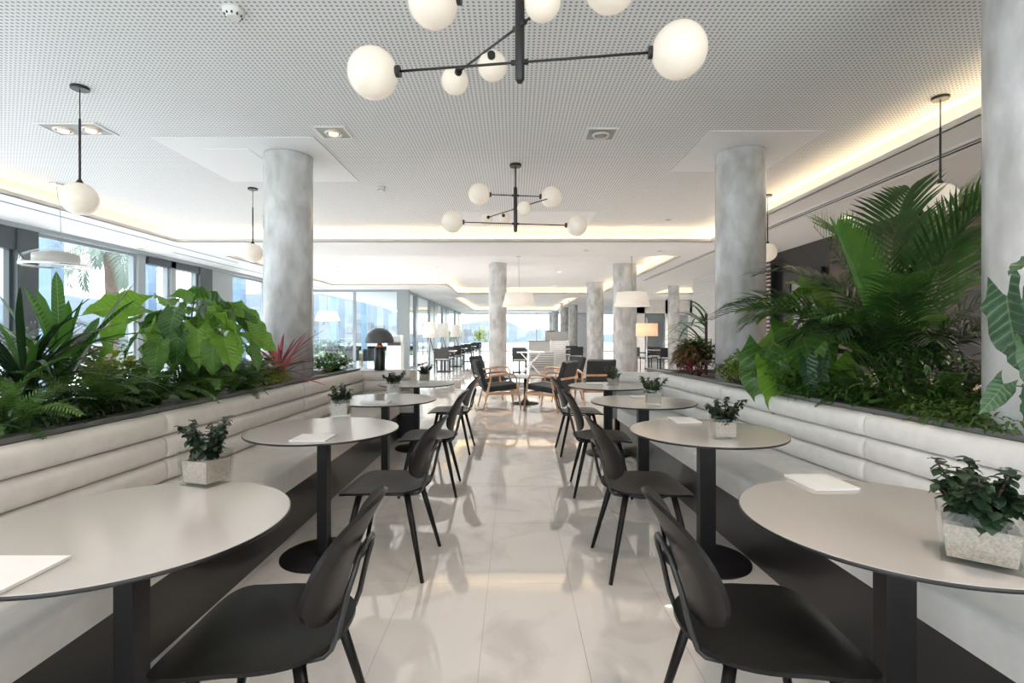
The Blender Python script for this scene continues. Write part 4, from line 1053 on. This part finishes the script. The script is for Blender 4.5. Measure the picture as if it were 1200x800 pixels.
leafy('alocasia', 'small silvery green leaves hanging in front of the right philodendron', 'plant', (X0, Y0, SOIL-.005), lv, hl_a, m_stem, .004)
# alocasia at the right edge, before the near column
X0, Y0 = 2.16, 1.72
lv = [leaf_at(1180, 345, 1.75, 235, -68, 50, .85), leaf_at(1176, 448, 1.75, 205, -38, -50, .48), leaf_at(1190, 372, 1.72, 240, -65, 60, .6), leaf_at(1205, 402, 1.66, 250, -75, 0, .5), leaf_at(1206, 462, 1.7, 225, -25, -40, .45), leaf_at(1220, 330, 1.65, 200, -60, 0, .5), leaf_at(1215, 300, 1.68, 190, -20, 0, .4)]
leafy('alocasia', 'blue green alocasia leaves in front of the near right column', 'plant', (X0, Y0, SOIL-.005), lv, hl_a, m_stem, .004, base=(.05, -.1))
# dark leaves, ferns and cover
strap_plant('dracaena', 'dark strap leaves poking out left past the right round column', (2.02, 4.78, SOIL+.0), 18, (.2, .36), .05, (15, 50), (.4, 1.1), [l_dark], 28, azr=(1.8, 4.4), stem=.16)
fr_ = [(2.28, 3.35, 'in front of the kentia palm stems'), (2.32, 2.95, 'right of the kentia palm foot'), (2.2, 3.72, 'over the right ledge left of the palm'), (2.34, 2.72, 'left of the near right column'), (2.45, 2.85, 'behind the front fern, right bed')]
for i, (x, y, l) in enumerate(fr_): fern('green fern '+l, (x, y, SOIL-.005), 34, 80+i, .95, fern_me if i % 2 else [fern_me[0], fern_y[0]], 'right bed ferns')
bush('ground_cover', 'yellow green small leaf cover at the foot of the right column', (2.02, 4.45, SOIL-.005), 704, .2, .5, .15, 0.043, 0.023, l_yell, 91)
bush('ground_cover', 'bright ivy like cover under the right philodendron', (2.05, 4.15, SOIL-.005), 924, .24, .55, .22, 0.050, 0.026, l_bright, 92)
bush('bushy_shrub', 'dense fine leaf shrub right of the palm stems', (2.38, 2.95, SOIL-.005), 700, .3, .36, .23, .06, .02, l_palm, 93)
bush('ground_cover', 'low dark cover along the right ledge near the near column', (2.22, 2.55, SOIL-.005), 792, .2, .5, .09, 0.037, 0.017, l_fern, 94)
bush('ground_cover', 'green cover along the right ledge below the palm', (2.12, 3.6, SOIL-.005), 924, .2, .6, .1, 0.037, 0.017, l_mid, 95)
# beyond the right column
strap_plant('dracaena', 'tall green dracaena left of the right round column', (2.35, 6.25, SOIL-.005), 26, (.45, .62), .07, (5, 65), (.7, 1.6), [l_mid, l_palm], 29, stem=.75, azr=(1.9, 4.2))
strap_plant('dracaena', 'shorter dracaena head left of the right round column', (2.2, 6.1, SOIL-.005), 26, (.35, .5), .06, (5, 65), (.7, 1.6), [l_palm], 30, stem=.35, azr=(1.8, 4.4))
strap_plant('cordyline', 'maroon cordyline at the far end of the right bed', (1.97, 5.68, SOIL-.005), 40, (.2, .36), .06, (5, 75), (.6, 1.6), [l_redd, l_red, l_red], 32, stem=.14)
bush('croton', 'bronze green croton right of the maroon cordyline', (2.06, 5.95, SOIL-.005), 240, .16, .18, .22, .12, .05, l_bronze, 96)
bush('ground_cover', 'dark undergrowth behind the maroon cordyline', (2.2, 6.05, SOIL-.005), 528, .22, .25, .25, 0.074, 0.029, l_fern, 97)

# outdoor palm
t = thing('palm_tree', 'palm tree with cut trunk outside the left windows', 'tree', (-14.0, 17.85, -.02))
obj('trunk', M().lathe([(.24, 0), (.2, 1), (.19, 2.6), (.22, 3.6), (.25, 4.0), (.2, 4.2)], 18), m_trunk, t)
of = palm_frond(2.6, R(62), R(140), 30, .6, .12, 55, 1.3, .05, .03, 51).mesh('frond', l_grey)
for i in range(14): place('frond', of, t, (0, 0, 4.1), R(i*26+10), R(-48+20*(i % 3)), 0, .85+.1*(i % 3))
bush('garden_shrub', 'grey green hedge bush outside the left windows', (-11.8, 16.8, -.03), 500, .9, .9, .75, .3, .12, l_grey, 98)
bush('garden_shrub', 'low grey green hedge outside the far left glass', (-9.5, 26, -.03), 400, 1.6, .7, .55, .3, .12, l_grey, 99)
